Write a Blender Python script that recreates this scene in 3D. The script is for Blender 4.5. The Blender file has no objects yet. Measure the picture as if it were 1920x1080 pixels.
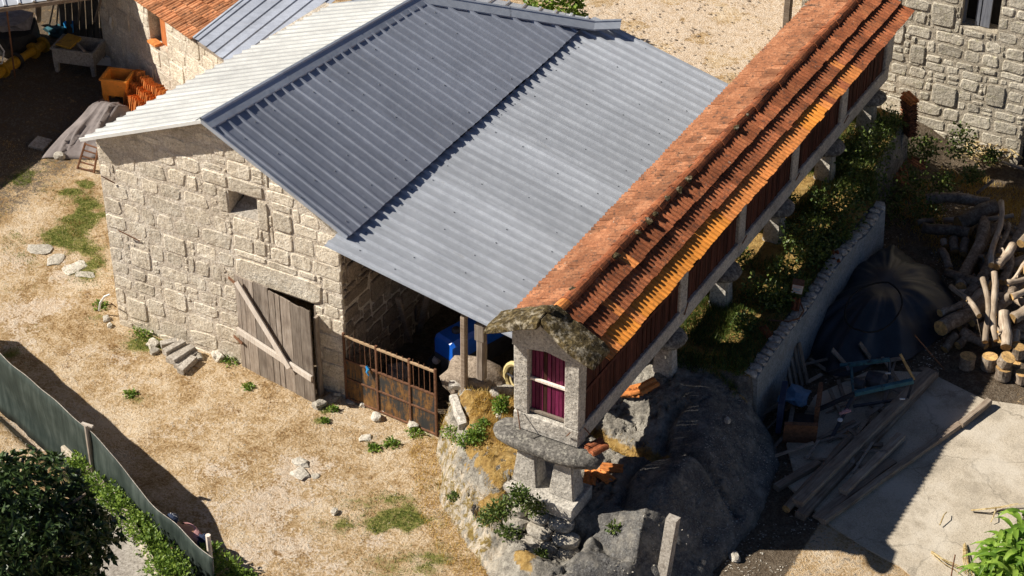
import bpy, bmesh, math, random
import numpy as np
from mathutils import Vector, Matrix, noise as mnoise
random.seed(7); np.random.seed(7)
ORD = ['first', 'second', 'third', 'fourth', 'fifth', 'sixth', 'seventh', 'eighth', 'ninth', 'tenth', 'eleventh', 'twelfth', 'thirteenth', 'fourteenth', 'fifteenth', 'sixteenth', 'seventeenth', 'eighteenth', 'nineteenth', 'twentieth', 'twenty-first', 'twenty-second', 'twenty-third', 'twenty-fourth', 'twenty-fifth', 'twenty-sixth']
R = math.radians
scn = bpy.context.scene
# ------------------------------------------------------------------ camera, light, exposure
CAMX, CAMY, CAMZ = 18.0, -26.0, 24.5
YAW, PITCH, FPX = R(29.2), R(35.0), 4000.0
cam_data = bpy.data.cameras.new("camera"); cam = bpy.data.objects.new("camera", cam_data)
scn.collection.objects.link(cam); scn.camera = cam
cam.location = (CAMX, CAMY, CAMZ); cam.rotation_euler = (R(90) - PITCH, 0, YAW)
cam_data.sensor_width = 36.0; cam_data.lens = 36.0 * FPX / 1920.0
cam_data.clip_start = 0.5; cam_data.clip_end = 3000
SUN = Vector((-1.08, -0.53, 1.0)).normalized()
world = bpy.data.worlds.new("World"); scn.world = world; world.use_nodes = True
wn = world.node_tree; wn.nodes.clear()
sky = wn.nodes.new('ShaderNodeTexSky'); sky.sky_type = 'NISHITA'; sky.sun_disc = False; sky.air_density = 0.42; sky.dust_density = 0.2; sky.ozone_density = 1.4
sky.sun_elevation = math.asin(SUN.z); sky.sun_rotation = math.atan2(SUN.x, SUN.y)
bg = wn.nodes.new('ShaderNodeBackground'); bg.inputs[1].default_value = 0.05
wo = wn.nodes.new('ShaderNodeOutputWorld')
wn.links.new(sky.outputs[0], bg.inputs[0]); wn.links.new(bg.outputs[0], wo.inputs[0])
sd = bpy.data.lights.new("sun", 'SUN'); sd.energy = 5.0; sd.angle = R(0.53); sd.color = (1.0, 0.93, 0.82)
so = bpy.data.objects.new("sun", sd); scn.collection.objects.link(so)
so.rotation_euler = SUN.to_track_quat('Z', 'Y').to_euler(); so.location = (-20, -10, 30)
scn.view_settings.view_transform = 'Standard'; scn.view_settings.look = 'None'
scn.view_settings.exposure = 0.6; scn.view_settings.gamma = 1.0; scn.view_settings.use_curve_mapping = False

# ------------------------------------------------------------------ surveying helpers (photo direction -> metres on the site)
_c, _s = math.cos(PITCH), math.sin(PITCH)
_X = (math.cos(YAW), math.sin(YAW)); _Fw = (-math.sin(YAW), math.cos(YAW))
def _ray(px, py):
    a = (px - 960) / FPX; b = (540 - py) / FPX
    r, f, u = a, _c + b * _s, -_s + b * _c
    return Vector((r * _X[0] + f * _Fw[0], r * _X[1] + f * _Fw[1], u))
CAM = Vector((CAMX, CAMY, CAMZ))
def at(px, py, z=0.0):
    d = _ray(px, py); return CAM + d * ((z - CAMZ) / d.z)
def aty(px, py, y):
    d = _ray(px, py); return CAM + d * ((y - CAMY) / d.y)
def atx(px, py, x):
    d = _ray(px, py); return CAM + d * ((x - CAMX) / d.x)

# ------------------------------------------------------------------ materials
def ramp(nt, fac, stops):
    r = nt.nodes.new('ShaderNodeValToRGB'); e = r.color_ramp.elements
    while len(e) < len(stops): e.new(0.5)
    for k, (p, c) in enumerate(stops):
        e[k].position = p; e[k].color = (c[0], c[1], c[2], 1)
    nt.links.new(fac, r.inputs[0]); return r.outputs[0]
def nz(nt, vec, scale, detail=4, rough=0.6, dist=0.0):
    n = nt.nodes.new('ShaderNodeTexNoise'); n.inputs['Scale'].default_value = scale
    n.inputs['Detail'].default_value = detail; n.inputs['Roughness'].default_value = rough
    n.inputs['Distortion'].default_value = dist; nt.links.new(vec, n.inputs['Vector']); return n.outputs['Fac']
def mixc(nt, fac, a, b, mode='MIX'):
    m = nt.nodes.new('ShaderNodeMix'); m.data_type = 'RGBA'; m.blend_type = mode
    for s_, v in ((m.inputs[0], fac), (m.inputs[6], a), (m.inputs[7], b)):
        if isinstance(v, (int, float)): s_.default_value = v
        elif isinstance(v, tuple): s_.default_value = (v[0], v[1], v[2], 1)
        else: nt.links.new(v, s_)
    return m.outputs[2]
def mth(nt, op, a, b=0.0, c=None):
    m = nt.nodes.new('ShaderNodeMath'); m.operation = op
    for s_, v in zip(m.inputs, (a, b, c)):
        if v is None: continue
        if isinstance(v, (int, float)): s_.default_value = v
        else: nt.links.new(v, s_)
    return m.outputs[0]
def mrange(nt, v, a, b, c=0.0, d=1.0):
    m = nt.nodes.new('ShaderNodeMapRange'); nt.links.new(v, m.inputs[0])
    for k, x in enumerate((a, b, c, d)): m.inputs[k + 1].default_value = x
    return m.outputs[0]
def new_mat(name, rough=0.9, spec=0.25, metal=0.0):
    m = bpy.data.materials.new(name); m.use_nodes = True; nt = m.node_tree
    b = nt.nodes['Principled BSDF']; b.inputs['Roughness'].default_value = rough
    b.inputs['Specular IOR Level'].default_value = spec; b.inputs['Metallic'].default_value = metal
    g = nt.nodes.new('ShaderNodeNewGeometry')
    return m, nt, b, g.outputs['Position']
def bump(nt, b, h, strength, dist=0.02):
    bp = nt.nodes.new('ShaderNodeBump'); bp.inputs['Strength'].default_value = strength
    bp.inputs['Distance'].default_value = dist; nt.links.new(h, bp.inputs['Height'])
    nt.links.new(bp.outputs[0], b.inputs['Normal'])
def objrand(nt):
    o = nt.nodes.new('ShaderNodeObjectInfo'); return o.outputs['Random']
def stretch(nt, vec, sc):
    m = nt.nodes.new('ShaderNodeMapping'); m.inputs['Scale'].default_value = sc
    nt.links.new(vec, m.inputs['Vector']); return m.outputs[0]

def mat_stone(name, cols, spk=20, bumpS=0.9, rnd=0.25, lichen=None, lich_amt=0.5, bumpD=0.03, dark=None):
    m, nt, b, P = new_mat(name, 0.92, 0.2)
    big = nz(nt, P, 1.7, 5, 0.65); fine = nz(nt, P, spk, 5, 0.75)
    c = ramp(nt, mixf(nt, big, fine, 0.62), [(0.36, cols[0]), (0.49, cols[1]), (0.60, cols[2])])
    sp = nz(nt, P, spk * 1.9, 3, 0.65)
    c = mixc(nt, mrange(nt, sp, 0.565, 0.64, 0, 0.62), c, (cols[0][0] * .35, cols[0][1] * .35, cols[0][2] * .35))
    c = mixc(nt, mrange(nt, sp, 0.40, 0.32, 0, 0.5), c, tuple(min(0.85, v * 1.35) for v in cols[2]))
    if dark:
        d = nz(nt, P, 2.6, 6, 0.7, 0.6); c = mixc(nt, mrange(nt, d, 0.52, 0.66, 0, dark[1]), c, dark[0])
    if lichen:
        l = nz(nt, P, 7, 6, 0.75); c = mixc(nt, mrange(nt, l, 1 - lich_amt - .08, 1 - lich_amt + .08, 0, 0.85), c, lichen)
    r = objrand(nt)
    hs = nt.nodes.new('ShaderNodeHueSaturation'); nt.links.new(c, hs.inputs['Color'])
    nt.links.new(mrange(nt, r, 0, 1, 1 - rnd, 1 + rnd), hs.inputs['Value'])
    hs.inputs['Saturation'].default_value = 1.0
    nt.links.new(hs.outputs[0], b.inputs['Base Color'])
    h = mth(nt, 'ADD', mth(nt, 'MULTIPLY', nz(nt, P, spk * .55, 6, 0.75), 1.0), mth(nt, 'MULTIPLY', nz(nt, P, 8, 4, 0.6), 1.1))
    bump(nt, b, h, bumpS, bumpD); return m
def mixf(nt, a, b, t):
    return mth(nt, 'ADD', mth(nt, 'MULTIPLY', a, 1 - t), mth(nt, 'MULTIPLY', b, t))

def mat_wood(name, cols, scale=(30, 30, 2.0), rnd=0.3, bumpS=0.6, rough=0.85):
    m, nt, b, _ = new_mat(name, rough, 0.2)
    tc = nt.nodes.new('ShaderNodeTexCoord'); P = tc.outputs['Object']
    r = objrand(nt)
    cb = nt.nodes.new('ShaderNodeCombineXYZ'); nt.links.new(mth(nt, 'MULTIPLY', r, 37.0), cb.inputs[0]); nt.links.new(mth(nt, 'MULTIPLY', r, 11.0), cb.inputs[2])
    va = nt.nodes.new('ShaderNodeVectorMath'); nt.links.new(P, va.inputs[0]); nt.links.new(cb.outputs[0], va.inputs[1])
    V = stretch(nt, va.outputs[0], scale)
    g = nz(nt, V, 1.0, 6, 0.7, 0.6); g2 = nz(nt, va.outputs[0], 3.0, 4, 0.6)
    c = ramp(nt, mixf(nt, g, g2, 0.35), [(0.33, cols[0]), (0.5, cols[1]), (0.66, cols[2])])
    hs = nt.nodes.new('ShaderNodeHueSaturation'); nt.links.new(c, hs.inputs['Color'])
    nt.links.new(mrange(nt, r, 0, 1, 1 - rnd, 1 + rnd), hs.inputs['Value'])
    nt.links.new(hs.outputs[0], b.inputs['Base Color']); bump(nt, b, g, bumpS, 0.01); return m

def mat_plain(name, col, var=0.2, rough=0.6, scale=9, metal=0.0, bumpS=0.15, spec=0.3, rnd=0.15, spots=None):
    m, nt, b, P = new_mat(name, rough, spec, metal)
    n = nz(nt, P, scale, 5, 0.65)
    c = ramp(nt, n, [(0.3, tuple(v * (1 - var) for v in col)), (0.7, tuple(min(1, v * (1 + var)) for v in col))])
    if spots: c = mixc(nt, mrange(nt, nz(nt, P, spots[1], 5, .7), spots[2], spots[2] + .1, 0, .9), c, spots[0])
    hs = nt.nodes.new('ShaderNodeHueSaturation'); nt.links.new(c, hs.inputs['Color'])
    nt.links.new(mrange(nt, objrand(nt), 0, 1, 1 - rnd, 1 + rnd), hs.inputs['Value'])
    nt.links.new(hs.outputs[0], b.inputs['Base Color'])
    if bumpS: bump(nt, b, nz(nt, P, scale * 4, 4, .6), bumpS, 0.01)
    return m

def mat_leaf(name, cols, scale=25, trans=0.25, rough=0.45, spec=0.4):
    m, nt, b, P = new_mat(name, rough, spec)
    v = nt.nodes.new('ShaderNodeTexVoronoi'); v.inputs['Scale'].default_value = scale; nt.links.new(P, v.inputs['Vector'])
    n = nz(nt, P, 1.6, 3, 0.6)
    sp = nt.nodes.new('ShaderNodeSeparateColor'); nt.links.new(v.outputs['Color'], sp.inputs[0])
    c = ramp(nt, mixf(nt, sp.outputs[0], n, 0.45), [(0.25, cols[0]), (0.5, cols[1]), (0.75, cols[2])])
    nt.links.new(c, b.inputs['Base Color'])
    tr = nt.nodes.new('ShaderNodeBsdfTranslucent'); nt.links.new(c, tr.inputs[0])
    mx = nt.nodes.new('ShaderNodeMixShader'); mx.inputs[0].default_value = trans
    out = nt.nodes['Material Output']
    nt.links.new(b.outputs[0], mx.inputs[1]); nt.links.new(tr.outputs[0], mx.inputs[2]); nt.links.new(mx.outputs[0], out.inputs[0])
    return m

M = {}
M['granite'] = mat_stone('granite_block', [(0.45, 0.38, 0.285), (0.66, 0.58, 0.46), (0.82, 0.75, 0.63)], rnd=0.17, dark=((0.40, 0.33, 0.25), .45))
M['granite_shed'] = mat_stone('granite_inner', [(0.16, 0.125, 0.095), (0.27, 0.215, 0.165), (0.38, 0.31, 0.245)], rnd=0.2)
M['granite_grey'] = mat_stone('granite_grey', [(0.29, 0.255, 0.20), (0.47, 0.425, 0.345), (0.64, 0.59, 0.49)], rnd=0.2, lichen=(0.36, 0.34, 0.20), lich_amt=0.38)
M['granite_sawn'] = mat_stone('granite_sawn', [(0.22, 0.205, 0.18), (0.43, 0.40, 0.355), (0.62, 0.58, 0.51)], spk=17, rnd=0.07, bumpS=0.9, bumpD=0.03, lichen=(0.30, 0.28, 0.22), lich_amt=0.33)
M['granite_slab'] = mat_stone('granite_slab_dark', [(0.07, 0.065, 0.06), (0.15, 0.14, 0.125), (0.30, 0.28, 0.25)], spk=14, rnd=0.08, lichen=(0.40, 0.38, 0.32), lich_amt=0.40)
M['granite_inner_y'] = mat_stone('granite_rough_block', [(0.20, 0.175, 0.14), (0.37, 0.335, 0.28), (0.54, 0.50, 0.43)], spk=15, rnd=0.15)
M['mossy'] = mat_stone('granite_mossy', [(0.014, 0.010, 0.006), (0.06, 0.044, 0.018), (0.16, 0.12, 0.055)], spk=11, rnd=0.05, lichen=(0.44, 0.39, 0.30), lich_amt=0.41, bumpS=1.0, bumpD=0.05)
M['mortar'] = mat_stone('lime_mortar', [(0.40, 0.33, 0.25), (0.60, 0.52, 0.42), (0.78, 0.71, 0.61)], spk=22, rnd=0.0)
M['mortar_dark'] = mat_stone('earth_mortar', [(0.26, 0.22, 0.165), (0.41, 0.36, 0.28), (0.56, 0.50, 0.41)], spk=22, rnd=0.0)
M['render'] = mat_stone('wall_render', [(0.15, 0.175, 0.19), (0.215, 0.24, 0.255), (0.29, 0.315, 0.325)], spk=14, bumpS=.4, rnd=0.0, dark=((0.2, 0.19, 0.17), .6))
M['pebble'] = mat_stone('loose_stone', [(0.34, 0.30, 0.24), (0.5, 0.46, 0.39), (0.66, 0.62, 0.55)], rnd=0.2)
M['old_wood'] = mat_wood('weathered_wood', [(0.13, 0.10, 0.08), (0.26, 0.215, 0.175), (0.40, 0.345, 0.295)])
M['pale_wood'] = mat_wood('pale_new_wood', [(0.50, 0.42, 0.34), (0.68, 0.60, 0.52), (0.80, 0.73, 0.65)])
M['beam_wood'] = mat_wood('timber_beam', [(0.15, 0.105, 0.075), (0.29, 0.225, 0.17), (0.43, 0.36, 0.285)], scale=(2, 26, 26))
M['slat_wood'] = mat_wood('red_slat_wood', [(0.03, 0.011, 0.008), (0.065, 0.022, 0.015), (0.115, 0.042, 0.027)], rnd=0.45)
M['purple'] = mat_wood('purple_paint', [(0.08, 0.008, 0.030), (0.15, 0.014, 0.058), (0.23, 0.028, 0.095)], rnd=0.25, rough=0.55)
M['bark'] = mat_wood('log_bark', [(0.07, 0.05, 0.035), (0.20, 0.155, 0.115), (0.40, 0.345, 0.28)], scale=(14, 14, 14), bumpS=1.0)
M['bark_pale'] = mat_wood('bare_log', [(0.16, 0.11, 0.075), (0.36, 0.285, 0.21), (0.58, 0.49, 0.39)], scale=(3, 30, 30), bumpS=1.0)
M['cut'] = mat_plain('cut_wood', (0.50, 0.31, 0.12), 0.45, 0.85, 10, bumpS=.6, rnd=.35, spots=((0.24, .15, .08), 14, .53))
M['orange_new'] = mat_plain('new_terracotta', (0.60, 0.22, 0.06), 0.32, 0.75, 14, rnd=0.2, spots=((0.22, .09, .04), 8, .58))
M['ochre'] = mat_plain('ochre_terracotta', (0.68, 0.255, 0.04), 0.18, 0.6, 7, rnd=0.16, spots=((0.30, .12, .04), 9, .60))
def mat_tile(name, a, b_, c_, lich=0.40, rnd=0.3):
    m, nt, b, P = new_mat(name, 0.85, 0.2)
    n = mixf(nt, nz(nt, P, 2.3, 5, 0.7), nz(nt, P, 28, 4, .7), .45)
    c = ramp(nt, n, [(0.34, a), (0.5, b_), (0.64, c_)])
    c = mixc(nt, mrange(nt, nz(nt, P, 9, 6, .8), 1 - lich, 1 - lich + .07, 0, .75), c, (0.055, 0.04, 0.032))
    c = mixc(nt, mrange(nt, nz(nt, stretch(nt, P, (1.01, 1.0, 1.3)), 13, 5, .75), .645, .69, 0, .8), c, (0.46, 0.43, 0.34))
    hs = nt.nodes.new('ShaderNodeHueSaturation'); nt.links.new(c, hs.inputs['Color'])
    nt.links.new(mrange(nt, objrand(nt), 0, 1, 1 - rnd, 1 + rnd), hs.inputs['Value'])
    nt.links.new(hs.outputs[0], b.inputs['Base Color']); bump(nt, b, nz(nt, P, 60, 4, .7), .5, .008); return m
M['tile_old'] = mat_tile('old_terracotta', (0.13, 0.045, 0.02), (0.30, 0.095, 0.04), (0.48, 0.18, 0.075), lich=.46)
M['tile_left'] = mat_tile('brown_terracotta', (0.14, 0.056, 0.028), (0.28, 0.115, 0.056), (0.42, 0.205, 0.11), lich=.47, rnd=.30)  # browner, less saturated terracotta
M['tile_house'] = mat_tile('house_terracotta', (0.28, 0.11, 0.05), (0.45, 0.19, 0.085), (0.60, 0.30, 0.16), lich=.46, rnd=.35)

def mat_metal_sheet(name, col, rough=0.42, metal=0.28):
    m, nt, b, P = new_mat(name, rough, 0.5, metal)
    n = mixf(nt, nz(nt, P, 0.9, 5, .65), nz(nt, stretch(nt, P, (2, 9, 2)), 1.2, 5, .7), .5)
    c = ramp(nt, n, [(0.36, tuple(v * .88 for v in col)), (0.64, tuple(v * 1.08 for v in col))])
    d = nz(nt, P, 26, 4, .8); c = mixc(nt, mrange(nt, d, .69, .73, 0, .6), c, tuple(v * .4 for v in col))
    st = nz(nt, stretch(nt, P, (1.2, 14, 1.2)), 1.0, 5, .75); c = mixc(nt, mrange(nt, st, .6, .72, 0, .3), c, (0.36, 0.33, 0.28))
    hs = nt.nodes.new('ShaderNodeHueSaturation'); nt.links.new(c, hs.inputs['Color'])
    nt.links.new(mrange(nt, objrand(nt), 0, 1, .92, 1.08), hs.inputs['Value'])
    nt.links.new(hs.outputs[0], b.inputs['Base Color'])
    nt.links.new(mrange(nt, n, .3, .7, rough - .08, rough + .12), b.inputs['Roughness'])
    bump(nt, b, nz(nt, P, 3.4, 4, .6), .32, .03); return m
M['sheet'] = mat_metal_sheet('galvanised_sheet', (0.50, 0.53, 0.58))
M['sheet_left'] = mat_metal_sheet('sun_toned_sheet', (0.50, 0.505, 0.49))  # same sheet as the right slope, colour lightened for the sunny side
M['sheet_dark'] = mat_metal_sheet('shade_toned_sheet', (0.33, 0.36, 0.43))  # barn's right slope: shade painted into the sheet colour
M['sheet_flash'] = mat_metal_sheet('ridge_flashing', (0.42, 0.46, 0.53))
M['screw'] = mat_plain('screw_head', (0.10, 0.11, 0.13), .2, .5, 9, bumpS=0)
M['rust'] = mat_plain('rusty_iron', (0.17, 0.082, 0.045), .45, .85, 16, bumpS=.4, rnd=.15)
def mat_rust_panel():
    m, nt, b, P = new_mat('rusty_painted_panel', .7, .3)
    n = mixf(nt, nz(nt, P, 3.2, 6, .75, .5), nz(nt, stretch(nt, P, (9, 9, 1.5)), 1.6, 5, .7), .5)
    c = ramp(nt, n, [(0.36, (0.03, 0.033, 0.037)), (0.47, (0.05, 0.045, 0.04)), (0.53, (0.17, 0.085, 0.03)), (0.66, (0.33, 0.18, 0.06))])
    nt.links.new(c, b.inputs['Base Color']); bump(nt, b, n, .4, .01); return m
M['rust_panel'] = mat_rust_panel()
M['blue'] = mat_plain('blue_paint', (0.01, 0.10, 0.50), .15, .3, 6, bumpS=.05, spec=.5)
M['blue_plastic'] = mat_plain('blue_plastic', (0.03, 0.28, 0.62), .15, .5, 6, bumpS=.05)
M['dark'] = mat_plain('black_rubber', (0.03, 0.03, 0.032), .3, .6, 9)
M['iron'] = mat_plain('dark_iron', (0.07, 0.07, 0.08), .3, .5, 9, metal=.4)
M['yellow'] = mat_plain('yellow_paint', (0.42, 0.23, 0.02), .25, .5, 9, spots=((0.15, .07, .02), 6, .58))
M['cream'] = mat_plain('cream_paint', (0.62, 0.5, 0.24), .2, .6, 9)
M['top_rail'] = mat_plain('faded_rail', (0.36, 0.25, 0.15), .35, .8, 9)
M['bag_blue'] = mat_plain('faded_blue_plastic', (0.10, 0.19, 0.30), .3, .5, 6)
M['teal'] = mat_plain('blue_green_paint', (0.04, 0.125, 0.155), .35, .55, 9, spots=((0.02, .025, .03), 7, .55))
M['white'] = mat_plain('white_plastic', (0.72, 0.72, 0.70), .12, .5, 6)
M['pink'] = mat_plain('pink_cloth', (0.62, 0.33, 0.33), .15, .9, 8)
M['skin'] = mat_plain('skin', (0.50, 0.26, 0.17), .1, .6, 8, bumpS=0)
M['navy'] = mat_plain('navy_cloth', (0.03, 0.045, 0.09), .3, .9, 20)
M['tarp_grey'] = mat_plain('grey_brown_tarpaulin', (0.185, 0.16, 0.155), .3, .8, 3, bumpS=.2)
M['tarp_black'] = mat_plain('black_tarpaulin', (0.020, 0.026, 0.036), .4, .42, 2.5, bumpS=.2, spec=.5)
M['cloth'] = mat_plain('dusty_cloth', (0.35, 0.32, 0.33), .35, .9, 6)
M['concrete'] = mat_stone('old_concrete', [(0.37, 0.315, 0.24), (0.46, 0.40, 0.315), (0.53, 0.47, 0.38)], spk=34, rnd=0.04, bumpS=.5, bumpD=.015)
M['concrete_piece'] = mat_stone('concrete_cast', [(0.23, 0.20, 0.17), (0.36, 0.325, 0.28), (0.50, 0.46, 0.41)], spk=16, rnd=0.1, bumpS=.5)
M['red_shutter'] = mat_wood('orange_shutter', [(0.30, 0.09, 0.03), (0.42, 0.14, 0.045), (0.55, 0.20, 0.07)])
M['grey_door'] = mat_wood('grey_paint_wood', [(0.10, 0.11, 0.13), (0.17, 0.18, 0.21), (0.25, 0.26, 0.29)])
M['dark_in'] = mat_plain('dark_interior', (0.02, 0.018, 0.016), .4, .9, 5)  # near-black, paints the unlit space behind windows
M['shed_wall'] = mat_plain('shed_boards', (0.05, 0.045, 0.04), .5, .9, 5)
M['leaf_dark'] = mat_leaf('glossy_tree_leaf', [(0.016, 0.036, 0.010), (0.035, 0.068, 0.018), (0.075, 0.12, 0.033)], trans=.18, rough=.42)
M['leaf_mid'] = mat_leaf('hedge_leaf', [(0.07, 0.13, 0.02), (0.16, 0.26, 0.035), (0.30, 0.40, 0.07)], trans=.35)
M['leaf_vine'] = mat_leaf('bank_leaf', [(0.035, 0.065, 0.014), (0.085, 0.135, 0.025), (0.19, 0.23, 0.055)], trans=.3)
M['leaf_corn'] = mat_leaf('corn_leaf', [(0.10, 0.20, 0.02), (0.18, 0.32, 0.035), (0.30, 0.44, 0.07)], trans=.35, scale=9)
M['straw'] = mat_leaf('dry_grass_blade', [(0.46, 0.33, 0.17), (0.64, 0.49, 0.29), (0.80, 0.68, 0.47)], trans=.2, rough=.8, spec=.15)
M['brown_straw'] = mat_leaf('brown_grass_blade', [(0.24, 0.125, 0.04), (0.38, 0.22, 0.075), (0.54, 0.35, 0.14)], trans=.2, rough=.8, spec=.15)
M['straw_gold'] = mat_leaf('golden_grass_blade', [(0.45, 0.28, 0.06), (0.58, 0.39, 0.10), (0.70, 0.52, 0.20)], trans=.25, rough=.8, spec=.15)
M['grass'] = mat_leaf('green_grass_blade', [(0.08, 0.12, 0.02), (0.14, 0.20, 0.03), (0.24, 0.27, 0.07)], trans=.3, rough=.7)
M['dead'] = mat_leaf('dry_stalk', [(0.38, 0.26, 0.10), (0.55, 0.42, 0.20), (0.66, 0.54, 0.30)], trans=.15, rough=.8)
def mat_net():
    m, nt, b, P = new_mat('green_shade_net', .75, .3)
    n = mixf(nt, nz(nt, P, 1.6, 4, .6), nz(nt, stretch(nt, P, (6, 6, .8)), 1.5, 3, .6), .5)
    c = ramp(nt, n, [(0.35, (0.012, 0.020, 0.017)), (0.5, (0.028, 0.040, 0.034)), (0.68, (0.065, 0.082, 0.072))])
    nt.links.new(c, b.inputs['Base Color']); bump(nt, b, n, .5, .04); return m
M['net'] = mat_net()

def mat_ground():
    m, nt, b, P = new_mat('ground_soil', .95, .12)
    a = nt.nodes.new('ShaderNodeAttribute'); a.attribute_name = 'cover'
    sp = nt.nodes.new('ShaderNodeSeparateColor'); nt.links.new(a.outputs['Color'], sp.inputs[0])
    n1 = nz(nt, P, .9, 6, .7); n2 = nz(nt, P, 5.5, 6, .75); n3 = nz(nt, P, 22, 6, .8)
    mm = mixf(nt, mixf(nt, n1, n2, .42), n3, .34)
    dry = ramp(nt, mm, [(0.40, (0.26, 0.155, 0.07)), (0.455, (0.46, 0.31, 0.155)), (0.51, (0.64, 0.485, 0.31)), (0.57, (0.78, 0.65, 0.49))])
    pale = ramp(nt, mixf(nt, n2, n3, .5), [(0.38, (0.56, 0.41, 0.26)), (0.5, (0.71, 0.57, 0.43)), (0.62, (0.80, 0.70, 0.58))])
    green = ramp(nt, mixf(nt, n2, n3, .5), [(0.4, (0.10, 0.13, 0.025)), (0.5, (0.22, 0.23, 0.06)), (0.62, (0.46, 0.36, 0.15))])
    earth_and_shade = ramp(nt, mixf(nt, n2, n3, .5), [(0.36, (0.07, 0.05, 0.035)), (0.5, (0.15, 0.115, 0.08)), (0.64, (0.26, 0.215, 0.165))])
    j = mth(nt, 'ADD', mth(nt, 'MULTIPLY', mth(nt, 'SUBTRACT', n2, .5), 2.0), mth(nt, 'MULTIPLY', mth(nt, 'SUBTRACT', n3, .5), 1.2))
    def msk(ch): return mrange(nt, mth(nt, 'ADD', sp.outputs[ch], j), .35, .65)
    c = mixc(nt, msk(1), dry, pale); c = mixc(nt, msk(0), c, green); c = mixc(nt, msk(2), c, earth_and_shade)
    dk = nz(nt, P, 17, 4, .8); c = mixc(nt, mrange(nt, dk, .60, .70, 0, .55), c, (0.13, 0.085, 0.04))
    nt.links.new(c, b.inputs['Base Color'])
    bump(nt, b, mth(nt, 'ADD', n3, mth(nt, 'MULTIPLY', n2, 1.6)), .9, .05); return m
M['ground'] = mat_ground()
def mat_rock():
    m, nt, b, P = new_mat('granite_outcrop', .93, .18)
    n1 = nz(nt, P, 1.3, 6, .68, .5); n2 = nz(nt, P, 13, 6, .78); n3 = nz(nt, P, 32, 3, .65)
    c = ramp(nt, mixf(nt, n1, n2, .5), [(0.38, (0.13, 0.12, 0.105)), (0.47, (0.29, 0.265, 0.225)), (0.54, (0.44, 0.41, 0.35)), (0.64, (0.62, 0.57, 0.49))])
    c = mixc(nt, mrange(nt, n3, .58, .68, 0, .7), c, (0.06, 0.055, 0.05))
    a = nt.nodes.new('ShaderNodeAttribute'); a.attribute_name = 'cover'
    sp = nt.nodes.new('ShaderNodeSeparateColor'); nt.links.new(a.outputs['Color'], sp.inputs[0])
    n4 = nz(nt, P, 6, 6, .75, .5); j = mth(nt, 'MULTIPLY', mth(nt, 'SUBTRACT', n4, .5), 1.6)
    soil = ramp(nt, mixf(nt, n4, n2, .5), [(0.38, (0.20, 0.115, 0.04)), (0.52, (0.42, 0.27, 0.09)), (0.66, (0.58, 0.43, 0.20))])
    moss_and_shade = ramp(nt, n2, [(0.4, (0.17, 0.115, 0.035)), (0.6, (0.34, 0.25, 0.08))])
    streak = nz(nt, stretch(nt, P, (9, 9, 1.2)), 1.0, 5, .7)
    c = mixc(nt, mth(nt, 'MULTIPLY', sp.outputs[1], mrange(nt, streak, .42, .58, 0, .85)), c, (0.70, 0.60, 0.47))
    c = mixc(nt, mth(nt, 'MULTIPLY', sp.outputs[1], mrange(nt, streak, .60, .68, 0, .8)), c, (0.26, 0.17, 0.06))
    shade_mottle = nz(nt, P, 3.0, 6, .7, .3); c = mixc(nt, mth(nt, 'MULTIPLY', sp.outputs[2], mrange(nt, shade_mottle, .36, .56, .25, .9)), c, mixc(nt, mrange(nt, n3, .5, .62), (0.075, 0.075, 0.08), (0.22, 0.22, 0.22)))  # boulder's shade painted into its colour, with pale grey speckles
    c = mixc(nt, mrange(nt, mth(nt, 'ADD', mth(nt, 'MULTIPLY', sp.outputs[1], .55), j), .50, .66), c, moss_and_shade)
    c = mixc(nt, mrange(nt, mth(nt, 'ADD', sp.outputs[0], j), .35, .6), c, soil)
    nt.links.new(c, b.inputs['Base Color'])
    bump(nt, b, mth(nt, 'ADD', n2, mth(nt, 'MULTIPLY', n4, 2.5)), .9, .05); return m
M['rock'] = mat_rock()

def crack_concrete():
    m = M['concrete'].copy(); m.name = 'cracked_concrete'; nt = m.node_tree; b = nt.nodes['Principled BSDF']; P = nt.nodes.new('ShaderNodeNewGeometry').outputs['Position']
    src = b.inputs['Base Color'].links[0].from_socket
    w = nt.nodes.new('ShaderNodeTexNoise'); w.inputs['Scale'].default_value = 2.5; w.inputs['Detail'].default_value = 5; nt.links.new(P, w.inputs['Vector'])
    va = nt.nodes.new('ShaderNodeVectorMath'); va.operation = 'MULTIPLY_ADD'; nt.links.new(w.outputs['Color'], va.inputs[0]); va.inputs[1].default_value = (.5, .5, .5); nt.links.new(P, va.inputs[2])
    v = nt.nodes.new('ShaderNodeTexVoronoi'); v.feature = 'DISTANCE_TO_EDGE'; v.inputs['Scale'].default_value = .55; nt.links.new(va.outputs[0], v.inputs['Vector'])
    c = mixc(nt, mrange(nt, v.outputs['Distance'], .003, .011, .4, 0), src, (0.10, 0.085, 0.065))
    st = nz(nt, P, 1.4, 6, .72); c = mixc(nt, mrange(nt, st, .50, .66, 0, .55), c, (0.26, 0.225, 0.175)); s2 = nz(nt, P, .7, 5, .6); c = mixc(nt, mrange(nt, s2, .46, .36, 0, .5), c, (0.60, 0.55, 0.47))
    nt.links.new(c, b.inputs['Base Color']); return m
M['yard_concrete'] = crack_concrete()

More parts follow.
